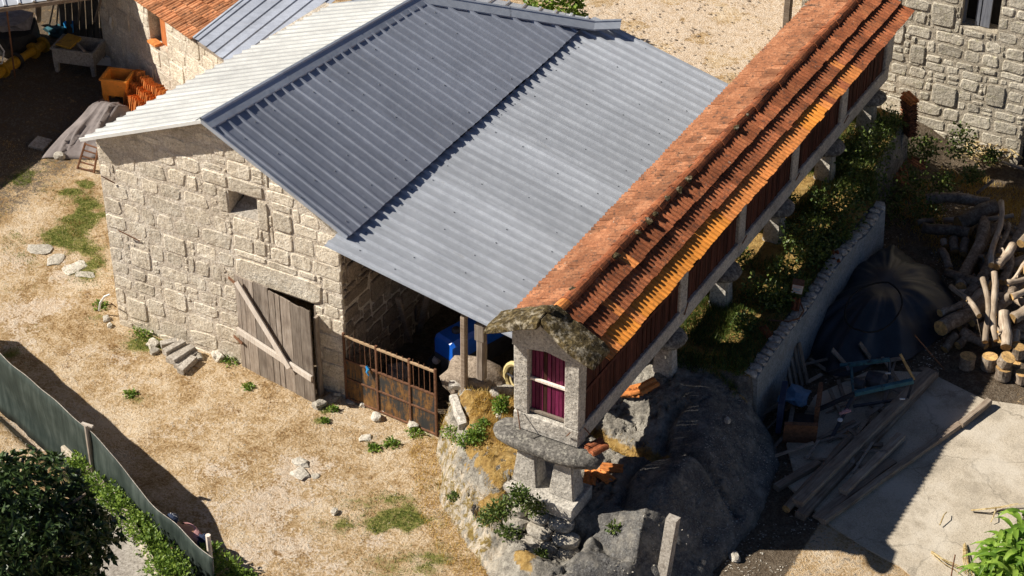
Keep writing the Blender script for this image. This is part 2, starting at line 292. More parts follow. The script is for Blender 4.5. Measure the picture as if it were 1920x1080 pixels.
# ------------------------------------------------------------------ object helpers
COL = scn.collection
def mesh_from(name, verts, faces, mats, mi=None, smooth=False):
    me = bpy.data.meshes.new(name); me.from_pydata([tuple(v) for v in verts], [], faces)
    for m in (mats if isinstance(mats, (list, tuple)) else [mats]): me.materials.append(m)
    if mi is not None: me.polygons.foreach_set('material_index', mi)
    if smooth: me.polygons.foreach_set('use_smooth', [True] * len(me.polygons))
    me.update(); return me
def link(name, me, parent=None, label=None, cat=None, group=None, kind=None, loc=None, rot=None):
    o = bpy.data.objects.new(name, me); COL.objects.link(o)
    if loc is not None: o.location = loc
    if rot is not None: o.rotation_euler = rot
    if parent: o.parent = parent
    if label: o['label'] = label
    if cat: o['category'] = cat
    if group: o['group'] = group
    if kind: o['kind'] = kind
    return o
def thing(name, label, cat, loc=(0, 0, 0), rz=0, group=None):
    o = bpy.data.objects.new(name, None); COL.objects.link(o); o.location = loc; o.rotation_euler = (0, 0, rz)
    o.empty_display_size = .2; o['label'] = label; o['category'] = cat
    if group: o['group'] = group
    return o
class MB:
    def __init__(s): s.v = []; s.f = []; s.m = []
    def add(s, vs, fs, mi=0):
        n = len(s.v); s.v += [Vector(v) for v in vs]; s.f += [tuple(i + n for i in f) for f in fs]; s.m += [mi] * len(fs)
    def box(s, a, b, mi=0):
        x0, y0, z0 = a; x1, y1, z1 = b
        s.add([(x0, y0, z0), (x1, y0, z0), (x1, y1, z0), (x0, y1, z0), (x0, y0, z1), (x1, y0, z1), (x1, y1, z1), (x0, y1, z1)],
              [(0, 3, 2, 1), (4, 5, 6, 7), (0, 1, 5, 4), (1, 2, 6, 5), (2, 3, 7, 6), (3, 0, 4, 7)], mi)
    def hexa(s, p, mi=0): s.add(p, [(0, 3, 2, 1), (4, 5, 6, 7), (0, 1, 5, 4), (1, 2, 6, 5), (2, 3, 7, 6), (3, 0, 4, 7)], mi)
    def beam(s, p0, p1, w, h, up=(0, 0, 1), ch=0.12, mi=0, jit=0.0, seg=1, taper=1.0):
        p0 = Vector(p0); p1 = Vector(p1); d = (p1 - p0).normalized(); up = Vector(up)
        x = d.cross(up)
        if x.length < 1e-4: x = d.cross(Vector((1, 0, 0)))
        x.normalize(); y = x.cross(d).normalized(); c = min(w, h) * ch
        a, b = w / 2, h / 2
        pr = [(-a + c, -b), (a - c, -b), (a, -b + c), (a, b - c), (a - c, b), (-a + c, b), (-a, b - c), (-a, -b + c)]
        vs = []
        for k in range(seg + 1):
            t = k / seg; q = p0.lerp(p1, t); sc = 1 + (taper - 1) * t
            o = Vector((random.uniform(-1, 1), random.uniform(-1, 1), random.uniform(-1, 1))) * jit
            for u, v in pr: vs.append(q + o + x * (u * sc + random.uniform(-1, 1) * jit * .5) + y * (v * sc + random.uniform(-1, 1) * jit * .5))
        fs = []
        for k in range(seg):
            for i in range(8):
                j = (i + 1) % 8; fs.append((k * 8 + i, k * 8 + j, k * 8 + 8 + j, k * 8 + 8 + i))
        fs.append(tuple(reversed(range(8)))); fs.append(tuple(seg * 8 + i for i in range(8)))
        s.add(vs, fs, mi)
    def tube(s, pts, rad, n=8, mi=0, capmi=None, jit=0.0, flat=1.0):
        pts = [Vector(p) for p in pts]; m = len(pts)
        rad = rad if isinstance(rad, (list, tuple)) else [rad] * m
        vs = []; prev = None
        for k, p in enumerate(pts):
            d = (pts[min(k + 1, m - 1)] - pts[max(k - 1, 0)]).normalized()
            x = d.cross(prev) if prev is not None and d.cross(prev).length > 1e-3 else d.cross(Vector((0.13, 0.21, 0.97)))
            if x.length < 1e-3: x = d.cross(Vector((1, 0, 0)))
            x.normalize(); y = x.cross(d).normalized(); prev = y
            for i in range(n):
                a = 2 * math.pi * i / n; r = rad[k] * (1 + random.uniform(-jit, jit))
                vs.append(p + x * math.cos(a) * r + y * math.sin(a) * r * flat)
        base = len(s.v); fs = []
        for k in range(m - 1):
            for i in range(n):
                j = (i + 1) % n; fs.append((k * n + i, k * n + j, k * n + n + j, k * n + n + i))
        s.add(vs, fs, mi)
        c = mi if capmi is None else capmi
        s.f += [tuple(base + i for i in reversed(range(n))), tuple(base + (m - 1) * n + i for i in range(n))]; s.m += [c, c]
    def lathe(s, prof, n=16, cen=(0, 0, 0), axis='z', mi=0):
        vs = []; cx, cy, cz = cen
        for r, z in prof:
            for i in range(n):
                a = 2 * math.pi * i / n; u, v = r * math.cos(a), r * math.sin(a)
                vs.append({'z': (cx + u, cy + v, cz + z), 'x': (cx + z, cy + u, cz + v), 'y': (cx + u, cy + z, cz + v)}[axis])
        fs = []
        for k in range(len(prof) - 1):
            for i in range(n):
                j = (i + 1) % n; fs.append((k * n + i, k * n + j, k * n + n + j, k * n + n + i))
        if prof[0][0] > 1e-5: fs.append(tuple(reversed(range(n))))
        if prof[-1][0] > 1e-5: fs.append(tuple((len(prof) - 1) * n + i for i in range(n)))
        s.add(vs, fs, mi)
    def obj(s, name, mats, parent=None, smooth=False, **kw):
        me = mesh_from(name, s.v, s.f, mats, s.m if isinstance(mats, (list, tuple)) else None, smooth)
        o = link(name, me, parent, **kw)
        if parent is not None and parent.parent is None and parent.type == 'EMPTY' and not kw.get('keep'):
            o.matrix_parent_inverse = parent_inv(parent)
        elif parent is not None: o.matrix_parent_inverse = parent_inv(parent)
        return o
def parent_inv(p):
    m = Matrix.Translation(p.location) @ p.rotation_euler.to_matrix().to_4x4()
    if p.parent: m = parent_mat(p.parent) @ p.matrix_parent_inverse @ m
    return m.inverted()
def parent_mat(p):
    m = Matrix.Translation(p.location) @ p.rotation_euler.to_matrix().to_4x4()
    if p.parent: m = parent_mat(p.parent) @ p.matrix_parent_inverse @ m
    return m
def rock_mesh(name, mat, rx, ry, rz, seed=0, rough=.22, sub=2):
    bm = bmesh.new(); bmesh.ops.create_icosphere(bm, subdivisions=sub, radius=1)
    for v in bm.verts:
        c = v.co.copy()
        c = Vector((math.copysign(abs(c.x) ** .75, c.x), math.copysign(abs(c.y) ** .75, c.y), math.copysign(abs(c.z) ** .75, c.z)))
        k = 1 + rough * (mnoise.noise(c * 1.3 + Vector((seed * 3.1, 0, 0))) * 1.5 + mnoise.noise(c * 3 + Vector((0, seed, 0))) * .6)
        v.co = Vector((c.x * rx, c.y * ry, c.z * rz)) * k
    me = bpy.data.meshes.new(name); bm.to_mesh(me); bm.free(); me.materials.append(mat); return me
def sub_smooth(o, lv=1):
    m = o.modifiers.new('sub', 'SUBSURF'); m.levels = lv; m.render_levels = lv

# ------------------------------------------------------------------ terrain
def seg_dist(px, py, poly, closed=True):
    d = np.full(px.shape, 1e9); n = len(poly)
    for i in range(n if closed else n - 1):
        ax, ay = poly[i]; bx, by = poly[(i + 1) % n]
        vx, vy = bx - ax, by - ay; t = np.clip(((px - ax) * vx + (py - ay) * vy) / (vx * vx + vy * vy), 0, 1)
        d = np.minimum(d, np.hypot(px - ax - t * vx, py - ay - t * vy))
    return d
def inside(px, py, poly):
    r = np.zeros(px.shape, bool); n = len(poly)
    for i in range(n):
        ax, ay = poly[i]; bx, by = poly[(i + 1) % n]
        c = ((ay > py) != (by > py)) & (px < (bx - ax) * (py - ay) / ((by - ay) + 1e-12) + ax); r ^= c
    return r
def sdist(px, py, poly):
    d = seg_dist(px, py, poly); return np.where(inside(px, py, poly), -d, d)
def sstep(a, b, x):
    t = np.clip((x - a) / (b - a), 0, 1); return t * t * (3 - 2 * t)
_rs = np.random.RandomState(3)
_lat = _rs.rand(64, 64)
def vnoise(x, y, f, ox=0.0):
    x = x * f + 100.3 + ox; y = y * f + 57.7 + ox * 1.7
    xi = np.floor(x).astype(int); yi = np.floor(y).astype(int); fx = x - xi; fy = y - yi
    fx = fx * fx * (3 - 2 * fx); fy = fy * fy * (3 - 2 * fy)
    g = lambda a, b: _lat[a % 64, b % 64]
    return (g(xi, yi) * (1 - fx) + g(xi + 1, yi) * fx) * (1 - fy) + (g(xi, yi + 1) * (1 - fx) + g(xi + 1, yi + 1) * fx) * fy - .5
def fbm(x, y, f, o=5, ox=0.0):
    r = 0; a = 1.0
    for k in range(o): r = r + a * vnoise(x, y, f * 2 ** k, ox + 9.1 * k); a *= .52
    return r
MOUND = [(2.2, .1), (2.45, -.55), (2.85, -1.0), (3.3, -1.7), (4.0, -2.3), (4.65, -2.75), (5.3, -3.35), (6.2, -3.55), (6.9, -3.0), (7.35, -2.2),
         (7.55, -1.3), (7.62, -.2), (7.6, .7), (7.3, 1.9), (6.95, 2.7), (6.85, 3.6), (6.80, 5.2), (6.78, 8.8), (6.8, 9.3), (6.3, 10.5), (6.1, 12.9), (3.9, 12.9), (3.7, 5), (3.3, .35)]
FENCE = [(-8.5, -2.4), (-5.05, -3.60), (-2.35, -4.55), (1.10, -5.75)]
FE2 = FENCE + [(3.0, -6.4), (3, -30), (-30, -30), (-30, 0), (-20, 1.6)]
def ground_z(x, y):
    x = np.asarray(x, float); y = np.asarray(y, float)
    z = -0.2 * sstep(0, -5.0, x) * sstep(-9, -2, y)
    z = z + .05 * fbm(x, y, .35, 4) + .018 * fbm(x, y, 2.2, 3)
    near = sstep(.5, 1.5, np.abs(y + .05)) + sstep(1.0, 3.0, np.abs(x + 2.6) - 2.6)
    z = z - .45 * sstep(11.2, 13.6, y) * sstep(5.6, 7.0, x)
    d = sdist(x, y, FE2); z = z + .42 * sstep(.02, -.45, d)
    return z
def mound_z(x, y, fine=True):
    x = np.asarray(x, float); y = np.asarray(y, float)
    wx = x + .16 * fbm(x, y, 1.1, 4, 3.0); wy = y + .16 * fbm(x, y, 1.1, 4, 8.0)
    d = sdist(wx, wy, MOUND)
    w = np.where(x + .3 * y > 6.4, .95, .42)
    w = np.where(y > 2.6, .10, w); dd = np.where(y > 2.6, sdist(x, y, MOUND), d)
    z = 1.22 * np.sqrt(np.clip(sstep(w * .5, -w, dd), 0, 1))
    # sunken slab under the granary, rising again to the far leg; rounded boulder on the right; clefts
    sl = sstep(4.5, 4.85, x) * sstep(7.0, 6.3, x) * sstep(1.9, .5, y) * sstep(-2.6, -2.1, y); q_ = sstep(.12, .6, z); z = z - .40 * sl * q_
    lump = np.exp(-(((x - 6.55) / .62) ** 2 + ((y + .55) / 1.0) ** 2)); z = z + .26 * lump * q_
    low = sstep(6.1, 7.2, x) * sstep(2.9, 1.4, y); z = z - .20 * low * q_
    cl = np.abs(y - .32 - .12 * np.sin(x * 3)); z = z - .20 * np.exp(-(cl / .10) ** 2) * (x > 4.6) * q_
    cl2 = np.abs(y + 1.9 + .25 * (x - 6) + .1 * np.sin(x * 4)); z = z - .20 * np.exp(-(cl2 / .12) ** 2) * sstep(5.7, 6.0, x) * q_
    cl3 = np.abs(x - 6.15 - .10 * np.sin(y * 4)); z = z - .16 * np.exp(-(cl3 / .08) ** 2) * (y > -1.3) * (y < 1.6) * q_
    z = z - (.45 * sstep(-1.7, -2.7, y)) * np.clip(z, 0, 1)
    z = z - .34 * sstep(4.35, 4.7, x) * sstep(6.15, 5.85, x) * sstep(-1.75, -1.95, y) * sstep(-3.0, -2.6, y) * q_
    rk = (y < 2.8)
    rid = 1 - np.abs(fbm(x, y, 2.2, 4, 5.0)) * 2.2
    sm = 1 - .72 * sstep(5.7, 6.3, x) * sstep(-2.1, -1.6, y)
    z = z + rk * sm * (.10 * fbm(x, y, 1.6, 5, 2.0) + (.06 * np.abs(fbm(x, y, 5.0, 3, 6.0)) + .05 * fbm(x, y, 9.0, 3, 1.0)) * (1 - .65 * sstep(6.0, 6.5, x)) - .11 * sstep(.93, .99, rid)) * sstep(.05, .4, z) + (~rk) * .06 * fbm(x, y, 2, 4) * sstep(.3, 1, z)
    return np.where(z > .012, z, -.5)
def gz(x, y):
    return float(np.maximum(ground_z(np.array([x]), np.array([y])), mound_z(np.array([x]), np.array([y])))[0])
def on_ground(px, py, z0=0.0):
    p = at(px, py, z0)
    for _ in range(6): p = at(px, py, gz(p.x, p.y))
    return p

def px_blobs(x, y, blobs, z=0.0):
    m = np.zeros(x.shape)
    for (px, py, rx, ry, s_) in blobs:
        c = at(px, py, z); r = rx / 100.0; r2 = ry / 57.0
        dx, dy = x - c.x, y - c.y; u = dx * _X[0] + dy * _X[1]; v = dx * _Fw[0] + dy * _Fw[1]
        m = np.maximum(m, s_ * np.exp(-((u / r) ** 2 + (v / r2) ** 2)))
    return m
GREEN = [(125, 325, 75, 30, 1.6), (60, 320, 45, 22, 1.2), (150, 385, 50, 32, 1.35), (110, 440, 75, 40, 1.1), (40, 400, 55, 40, .9), (168, 475, 32, 34, 1.2), (185, 575, 25, 12, .9), (280, 630, 45, 14, 1.0),
         (435, 680, 20, 10, 1.0), (740, 985, 46, 30, 1.6), (800, 1000, 40, 30, .75), (770, 1050, 70, 25, .7), (720, 938, 60, 12, .7), (640, 985, 35, 14, .55), (30, 540, 40, 20, .5), (20, 655, 30, 14, .8), (245, 740, 20, 8, .7),
         (780, 812, 28, 10, 1.0), (702, 840, 20, 12, .7), (735, 835, 16, 8, 1.0), (610, 770, 10, 6, .9), (600, 790, 12, 6, .9), (830, 930, 30, 20, .5), (60, 620, 40, 15, .4), (310, 560, 10, 6, .5), (500, 815, 25, 10, .4), (465, 730, 14, 6, .8)]
PALE = [(60, 470, 80, 30, 1.0), (20, 600, 60, 60, .8), (120, 500, 60, 22, .95), (560, 880, 50, 22, .9), (420, 870, 60, 25, .9), (500, 950, 100, 45, .9), (540, 1010, 70, 40, .8), (430, 950, 60, 30, .8), (620, 790, 50, 12, .7), (350, 700, 25, 8, .5),
        (230, 660, 50, 20, .5), (690, 822, 30, 10, .8), (150, 640, 60, 15, .5), (700, 1010, 30, 15, .6), (630, 870, 25, 10, .6), (470, 1040, 60, 30, .8), (330, 800, 60, 25, .55), (250, 700, 50, 14, .5), (640, 900, 60, 20, .5), (600, 1060, 60, 20, .6), (770, 900, 40, 16, .45), (90, 560, 60, 20, .8), (30, 700, 40, 14, .6), (450, 800, 50, 14, .4), (75, 790, 80, 40, .9), (1300, 60, 320, 130, 1.3), (1150, 20, 200, 60, 1.2), (1450, 30, 120, 80, 1.2), (180, 970, 50, 90, .9), (40, 260, 10, 10, .3)]
def build_ground():
    fx = np.arange(-18, 15.01, .075); fy = np.arange(-9, 24.01, .075)
    far = np.array([20, 30, 60, 120, 300, 900.])
    xs = np.concatenate([-18 - far[::-1], fx, 15 + far]); ys = np.concatenate([-9 - far[::-1], fy, 24 + far])
    X, Y = np.meshgrid(xs, ys); nx, ny = len(xs), len(ys)
    Z = ground_z(X, Y)
    m = sdist(X, Y, MOUND); Z = np.where(m < -.5, Z - .1, Z)
    co = np.stack([X, Y, Z], -1).reshape(-1, 3)
    me = bpy.data.meshes.new('ground'); i = np.arange((ny - 1) * (nx - 1)); r, c = i // (nx - 1), i % (nx - 1); a = r * nx + c
    q = np.stack([a, a + 1, a + nx + 1, a + nx], -1)
    me.vertices.add(len(co)); me.vertices.foreach_set('co', co.ravel())
    me.loops.add(q.size); me.loops.foreach_set('vertex_index', q.ravel().astype(np.int32))
    me.polygons.add(len(q)); me.polygons.foreach_set('loop_start', (np.arange(len(q)) * 4).astype(np.int32))
    me.polygons.foreach_set('use_smooth', np.ones(len(q), bool)); me.update(calc_edges=True)
    G_ = px_blobs(X, Y, GREEN); Pm = px_blobs(X, Y, PALE); Pm = Pm * sstep(6.0, 4.2, X - .25 * (Y - 12) * (Y > 12))
    G_ = G_ * np.clip(.55 + 2.4 * fbm(X, Y, 2.0, 4, 17.0), .05, 1.7); Pm = Pm * np.clip(.8 + 1.6 * fbm(X, Y, 1.3, 4, 31.0), .2, 1.5)
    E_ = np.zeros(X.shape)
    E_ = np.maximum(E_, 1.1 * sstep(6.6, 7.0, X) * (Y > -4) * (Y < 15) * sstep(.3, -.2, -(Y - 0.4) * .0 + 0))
    E_ = np.maximum(E_, 1.0 * (X > 5.6) * (Y > -5) * (Y < 15) * ((X > 6.5) | (Y > 9)) * sstep(11.6, 10.6, X))  # bare earth; by the house it also paints in shadow
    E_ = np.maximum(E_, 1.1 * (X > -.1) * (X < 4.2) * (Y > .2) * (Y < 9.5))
    E_ = np.maximum(E_, .8 * sstep(-9.9, -11.2, X) * (Y > 3.0)); E_ = np.maximum(E_, .55 * sstep(-9.2, -10.2, X) * (Y > 1.5))  # ground colour darkened to paint the shed's shade
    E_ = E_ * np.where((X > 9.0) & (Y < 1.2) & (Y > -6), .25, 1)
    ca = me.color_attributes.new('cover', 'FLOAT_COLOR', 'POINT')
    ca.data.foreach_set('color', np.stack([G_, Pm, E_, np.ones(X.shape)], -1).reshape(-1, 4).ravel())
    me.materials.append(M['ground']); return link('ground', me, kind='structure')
build_ground()
def build_mound():
    xs = np.arange(1.6, 8.5, .032); ys = np.arange(-4.6, 13.6, .045)
    X, Y = np.meshgrid(xs, ys); nx, ny = len(xs), len(ys); Z = mound_z(X, Y)
    base = ground_z(X, Y); Z = np.maximum(Z, base - .25)
    co = np.stack([X, Y, Z], -1).reshape(-1, 3)
    i = np.arange((ny - 1) * (nx - 1)); r, c = i // (nx - 1), i % (nx - 1); a = r * nx + c
    q = np.stack([a, a + 1, a + nx + 1, a + nx], -1)
    me = bpy.data.meshes.new('granite_outcrop')
    me.vertices.add(len(co)); me.vertices.foreach_set('co', co.ravel()); me.loops.add(q.size); me.loops.foreach_set('vertex_index', q.ravel().astype(np.int32))
    me.polygons.add(len(q)); me.polygons.foreach_set('loop_start', (np.arange(len(q)) * 4).astype(np.int32)); me.polygons.foreach_set('use_smooth', np.ones(len(q), bool)); me.update(calc_edges=True)
    gx = np.hypot(*np.gradient(Z, .045, .032)); top = sstep(.5, .8, Z) * sstep(1.6, .8, gx)
    soil = top * np.maximum(sstep(4.75, 4.45, X) * sstep(3, 2, Y), sstep(2.2, 2.9, Y))
    soil = np.maximum(soil, .9 * np.exp(-((Y - .32 - .12 * np.sin(X * 3)) / .16) ** 2) * (X > 4.6) * (X < 6.4))
    soil = np.maximum(soil, .8 * (Z < 1.02) * (Z > .6) * (Y < -2.1) * sstep(5.8, 5.4, X))
    streak = sstep(5.0, 4.4, X) * sstep(.95, .75, Z) * (Y < 1)
    moss_and_shade = sstep(5.6, 6.3, X) * .95  # mask of the shade painted on the boulder's right side
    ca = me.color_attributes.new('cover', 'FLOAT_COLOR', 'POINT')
    ca.data.foreach_set('color', np.stack([soil, streak, moss_and_shade, np.ones(X.shape)], -1).reshape(-1, 4).ravel())
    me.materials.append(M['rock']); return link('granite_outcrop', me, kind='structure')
build_mound()
# concrete yard, a thin slab with a worn edge
def slab_sheet(name, pts, z, mat, th=.05):
    mb = MB(); n = len(pts); vs = [(p[0], p[1], z) for p in pts] + [(p[0], p[1], z - th) for p in pts]
    fs = [tuple(range(n))] + [(i, i + n, (i + 1) % n + n, (i + 1) % n) for i in range(n)]
    mb.add(vs, fs); return mb.obj(name, mat, kind='structure')
yp = [at(*p, .05) for p in ((1470, 900), (1560, 985), (1625, 1028), (1690, 1062), (1760, 1120))]
pts = [(p.x + random.uniform(-.03, .03), p.y + random.uniform(-.03, .03)) for p in yp] + [(14.5, -2.5), (16, 4), (12.5, 6.2), (10.4, 5.6), (9.2, 5.9), (8.2, 5.4), (7.6, 4.2), (7.7, 2.6), (8.15, 1.9)]
slab_sheet('concrete_yard', pts, .055, M['yard_concrete'])
# lane beyond the fence with its kerb
kb = [at(*p, .47) for p in ((-60, 640), (120, 840), (220, 935), (262, 1010), (300, 1085), (330, 1150))]
kerbmb = MB()
mk = MB()
rd = [(p.x, p.y) for p in kb[2:]] + [(2, -12), (-8, -14), (-5.5, -7.2)]
slab_sheet('lane', rd, .475, M['concrete_piece'])
for a, b in zip(kb[1:], kb[2:]):
    n = 2
    for k in range(n):
        p, q = a.lerp(b, (k + .02) / n), a.lerp(b, (k + .98) / n)
        kerbmb.beam((p.x, p.y, .47), (q.x, q.y, .47), .12, .16, ch=.15, jit=.006)
kerbmb.obj('lane_kerb', M['concrete'], kind='structure')

# ------------------------------------------------------------------ stone walls
def stone_piece(poly, o3, ux, nrm, d0, d1, cut, name, mat, parent):
    """poly: (s, z) outline in the wall plane; block from depth d0 to proud face d1 with broken edges"""
    n = len(poly); cx = sum(p[0] for p in poly) / n; cz = sum(p[1] for p in poly) / n
    def P(s, z, d): return Vector((o3[0] + ux[0] * s + nrm[0] * d, o3[1] + ux[1] * s + nrm[1] * d, z))
    v = [P(s, z, d0) for s, z in poly] + [P(s, z, d1 - cut * random.uniform(.6, 1.2)) for s, z in poly]
    for s, z in poly:
        l = math.hypot(s - cx, z - cz); k = max(.5, 1 - cut * 1.5 / max(l, .02)); v.append(P(cx + (s - cx) * k, cz + (z - cz) * k, d1 + random.uniform(-.006, .004)))
    v.append(P(cx + random.uniform(-.05, .05), cz + random.uniform(-.03, .03), d1 + random.uniform(-.006, .005)))
    f = []
    for i in range(n):
        j = (i + 1) % n
        f += [(i, j, j + n, i + n), (i + n, j + n, j + 2 * n, i + 2 * n), (i + 2 * n, j + 2 * n, 3 * n)]
    c = P(cx, cz, d0); vs = [p - c for p in v]
    me = mesh_from(name, vs, f, mat); o = link(name, me, parent, loc=c); o.matrix_parent_inverse = parent_inv(parent)
    return o
def cell_poly(s0, s1, z0, z1, rnd, rough, npt=10):
    cx, cz = (s0 + s1) / 2, (z0 + z1) / 2; a, b = (s1 - s0) / 2, (z1 - z0) / 2; out = []
    for k in range(npt):
        t = 2 * math.pi * (k + .5) / npt + random.uniform(-.12, .12); c, s_ = math.cos(t), math.sin(t)
        e = rnd; x = math.copysign(abs(c) ** e, c); y = math.copysign(abs(s_) ** e, s_)
        j = 1 + random.uniform(-rough, rough * .3); out.append((cx + a * x * j, cz + b * y * j))
    return out
def stone_wall(parent, o3, ux, nrm, S0, S1, zb, ztop, opens, ch, cw, mat, joint=.02, proud=(.004, .022), rnd=.42, rough=.07, fixed=(), d0=-.06, cut=.016, skip=0.0, zmin=None, matfn=None):
    z = zb if zmin is None else zmin
    zmax = max(ztop(S0), ztop(S1), ztop((S0 + S1) / 2), *[ztop(S0 + (S1 - S0) * k / 20) for k in range(21)])
    blocks = list(opens) + [(f[0], f[1], f[2], f[3]) for f in fixed]
    fixed = list(fixed)
    for _ in range(int((S1 - S0) * 5)):
        w_, h_ = random.uniform(.34, .62), random.uniform(.40, .56); a = random.uniform(S0 + .05, S1 - w_ - .05); c = random.uniform(zb + .15, zmax - h_)
        if c + h_ > min(ztop(a), ztop(a + w_)) - .04: continue
        if any(a < o[1] + .02 and a + w_ > o[0] - .02 and c < o[3] + .02 and c + h_ > o[2] - .02 for o in blocks): continue
        fixed.append((a, a + w_, c, c + h_)); blocks.append((a, a + w_, c, c + h_))
        if len(fixed) > (S1 - S0) * 2.6: break
    cnt = 0
    for f in fixed:
        stone_piece(cell_poly(f[0] + .008, f[1] - .008, f[2] + .008, f[3] - .008, .32, .06, 10), o3, ux, nrm, d0, proud[1] + .004, cut * .8, 'stone', mat, parent)
    while z < zmax - .05:
        h = random.uniform(*ch)
        s = S0 + 0.0
        while s < S1 - .04:
            w = random.uniform(*cw) * (1.25 if random.random() < .2 else 1)
            e = min(s + w, S1)
            if S1 - e < .12: e = S1
            segs = [(s, e, z, z + h)]
            for (a, b, c, d) in blocks:
                nn = []
                for (p, q, r_, t) in segs:
                    if q <= a + .01 or p >= b - .01 or t <= c + .01 or r_ >= d - .01: nn.append((p, q, r_, t)); continue
                    if p < a: nn.append((p, a, r_, t))
                    if q > b: nn.append((b, q, r_, t))
                    pp, qq = max(p, a), min(q, b)
                    if r_ < c - .05: nn.append((pp, qq, r_, c))
                    if t > d + .05: nn.append((pp, qq, d, t))
                segs = nn
            for (p, q, r_, t) in segs:
                top = min(ztop(p), ztop(q)); tt = min(t, top + .04)
                if q - p < .06 or tt - r_ < .07: continue
                parts = [(p, q, r_, tt)]
                if tt - r_ > .24 and q - p < .32 and random.random() < .45:
                    mz = r_ + (tt - r_) * random.uniform(.4, .6); parts = [(p, q, r_, mz), (p, q, mz, tt)]
                elif q - p > .3 and random.random() < .16:
                    ms = p + (q - p) * random.uniform(.75, .85); mz = r_ + (tt - r_) * random.uniform(.4, .6)
                    parts = [(p, ms, r_, tt), (ms, q, r_, mz), (ms, q, mz, tt)]
                for (p2, q2, r2, t2) in parts:
                    if random.random() < skip: continue
                    dz = random.uniform(-.05, .05)
                    j = joint * random.uniform(.5, 1.2)
                    pl = cell_poly(p2 + j, q2 - j, r2 + j + dz * .5, t2 - j + dz * .5, rnd, rough)
                    pl = [(a_, min(b_, ztop(a_) + .02)) for a_, b_ in pl]
                    stone_piece(pl, o3, ux, nrm, d0, random.uniform(*proud), cut, 'stone', matfn() if matfn else mat, parent); cnt += 1
            s = e
        z += h
    return cnt
def core_wall(mb, o3, ux, nrm, S0, S1, zb, ztop, opens, th, front=0.0, brk=()):
    """mortar core: vertical strips round the openings"""
    ss = sorted(set([S0, S1] + [v for o in opens for v in o[:2]] + list(brk)))
    def P(s, z, d): return Vector((o3[0] + ux[0] * s + nrm[0] * d, o3[1] + ux[1] * s + nrm[1] * d, z))
    for a, b in zip(ss, ss[1:]):
        if b - a < 1e-4: continue
        mid = (a + b) / 2; cuts = [(o[2], o[3]) for o in opens if o[0] <= mid <= o[1]]
        lo = zb; segs = []
        for c, d in sorted(cuts):
            if c > lo + .005: segs.append((lo, lo, c, c))
            lo = d
        segs.append((lo, lo, ztop(a), ztop(b)))
        for z0a, z0b, z1a, z1b in segs:
            mb.hexa([P(a, z0a, front), P(b, z0b, front), P(b, z0b, front - th), P(a, z0a, front - th), P(a, z1a, front), P(b, z1b, front), P(b, z1b, front - th), P(a, z1a, front - th)])

# ------------------------------------------------------------------ ribbed metal roofs
def rib_roof(parent, top, bot, t0, t1, nrib, per, mat, name='roof_sheet', rib_h=.032, rw=.06, nseg=2, edge=.0, z_extra=.0, lap=.004, wob=.012):
    """top(t), bot(t): 3-D edge points along parameter t; ribs run from top to bottom"""
    dt = (t1 - t0) / nrib; sheets = []
    k0 = 0; idx = 0
    while k0 < nrib:
        k1 = min(nrib, k0 + per); cols = []
        for k in range(k0, k1):
            a = t0 + k * dt; r = rw / 2 / abs((bot(t1) - bot(t0)).length / (t1 - t0)) if t1 != t0 else .1
            m = a + dt * .5
            cols += [(a, 0), (m - r * 1.35, 0), (m - r * .75, 1), (m + r * .75, 1), (m + r * 1.35, 0)]
        cols.append((t0 + k1 * dt, 0))
        if k1 < nrib: cols[-1] = (t0 + k1 * dt + dt * .12, 0)
        be = random.uniform(-wob, wob); vs = []; fs = []
        n0 = (bot(t1) - bot(t0)).cross(top(t0) - bot(t0)).normalized()
        if n0.z < 0: n0 = -n0
        ns = nseg; zl = lap * (idx % 2)
        for side in (0, 1):
            for (t, hgt) in cols:
                A, B = top(t), bot(t); d = (B - A).normalized(); B = B + d * (be + random.uniform(-.003, .003))
                for j in range(ns + 1):
                    p = A.lerp(B, j / ns) + n0 * (hgt * rib_h + zl - side * .0012 + z_extra); vs.append(p)
        nc = len(cols); w = ns + 1
        for side in (0, 1):
            o = side * nc * w
            for i in range(nc - 1):
                for j in range(ns):
                    q = (o + i * w + j, o + (i + 1) * w + j, o + (i + 1) * w + j + 1, o + i * w + j + 1)
                    fs.append(q if side else tuple(reversed(q)))
        me = mesh_from(name, vs, fs, mat); o = link(name, me, parent); o.matrix_parent_inverse = parent_inv(parent); sheets.append(o)
        k0 = k1; idx += 1
    return sheets
def screws(parent, top, bot, t0, t1, nrib, rows, mat, off=.035):
    mb = MB(); dt = (t1 - t0) / nrib
    n0 = (bot(t1) - bot(t0)).cross(top(t0) - bot(t0)).normalized()
    if n0.z < 0: n0 = -n0
    for r_ in rows:
        for k in range(nrib):
            if (k + int(r_ * 10)) % 2 or random.random() < .3: continue
            t = t0 + (k + random.uniform(.1, .9) * .3) * dt; p = top(t).lerp(bot(t), r_ + random.uniform(-.04, .04)) + n0 * .004
            a = (bot(t) - top(t)).normalized() * .013; b_ = n0.cross(a)
            mb.add([p + n0 * .006 + a, p + n0 * .006 + b_, p + n0 * .006 - a, p + n0 * .006 - b_, p + a * 1.3, p + b_ * 1.3, p - a * 1.3, p - b_ * 1.3],
                   [(0, 1, 2, 3), (0, 4, 5, 1), (1, 5, 6, 2), (2, 6, 7, 3), (3, 7, 4, 0)])
    mb.obj('roof_screws', mat, parent, kind='stuff')

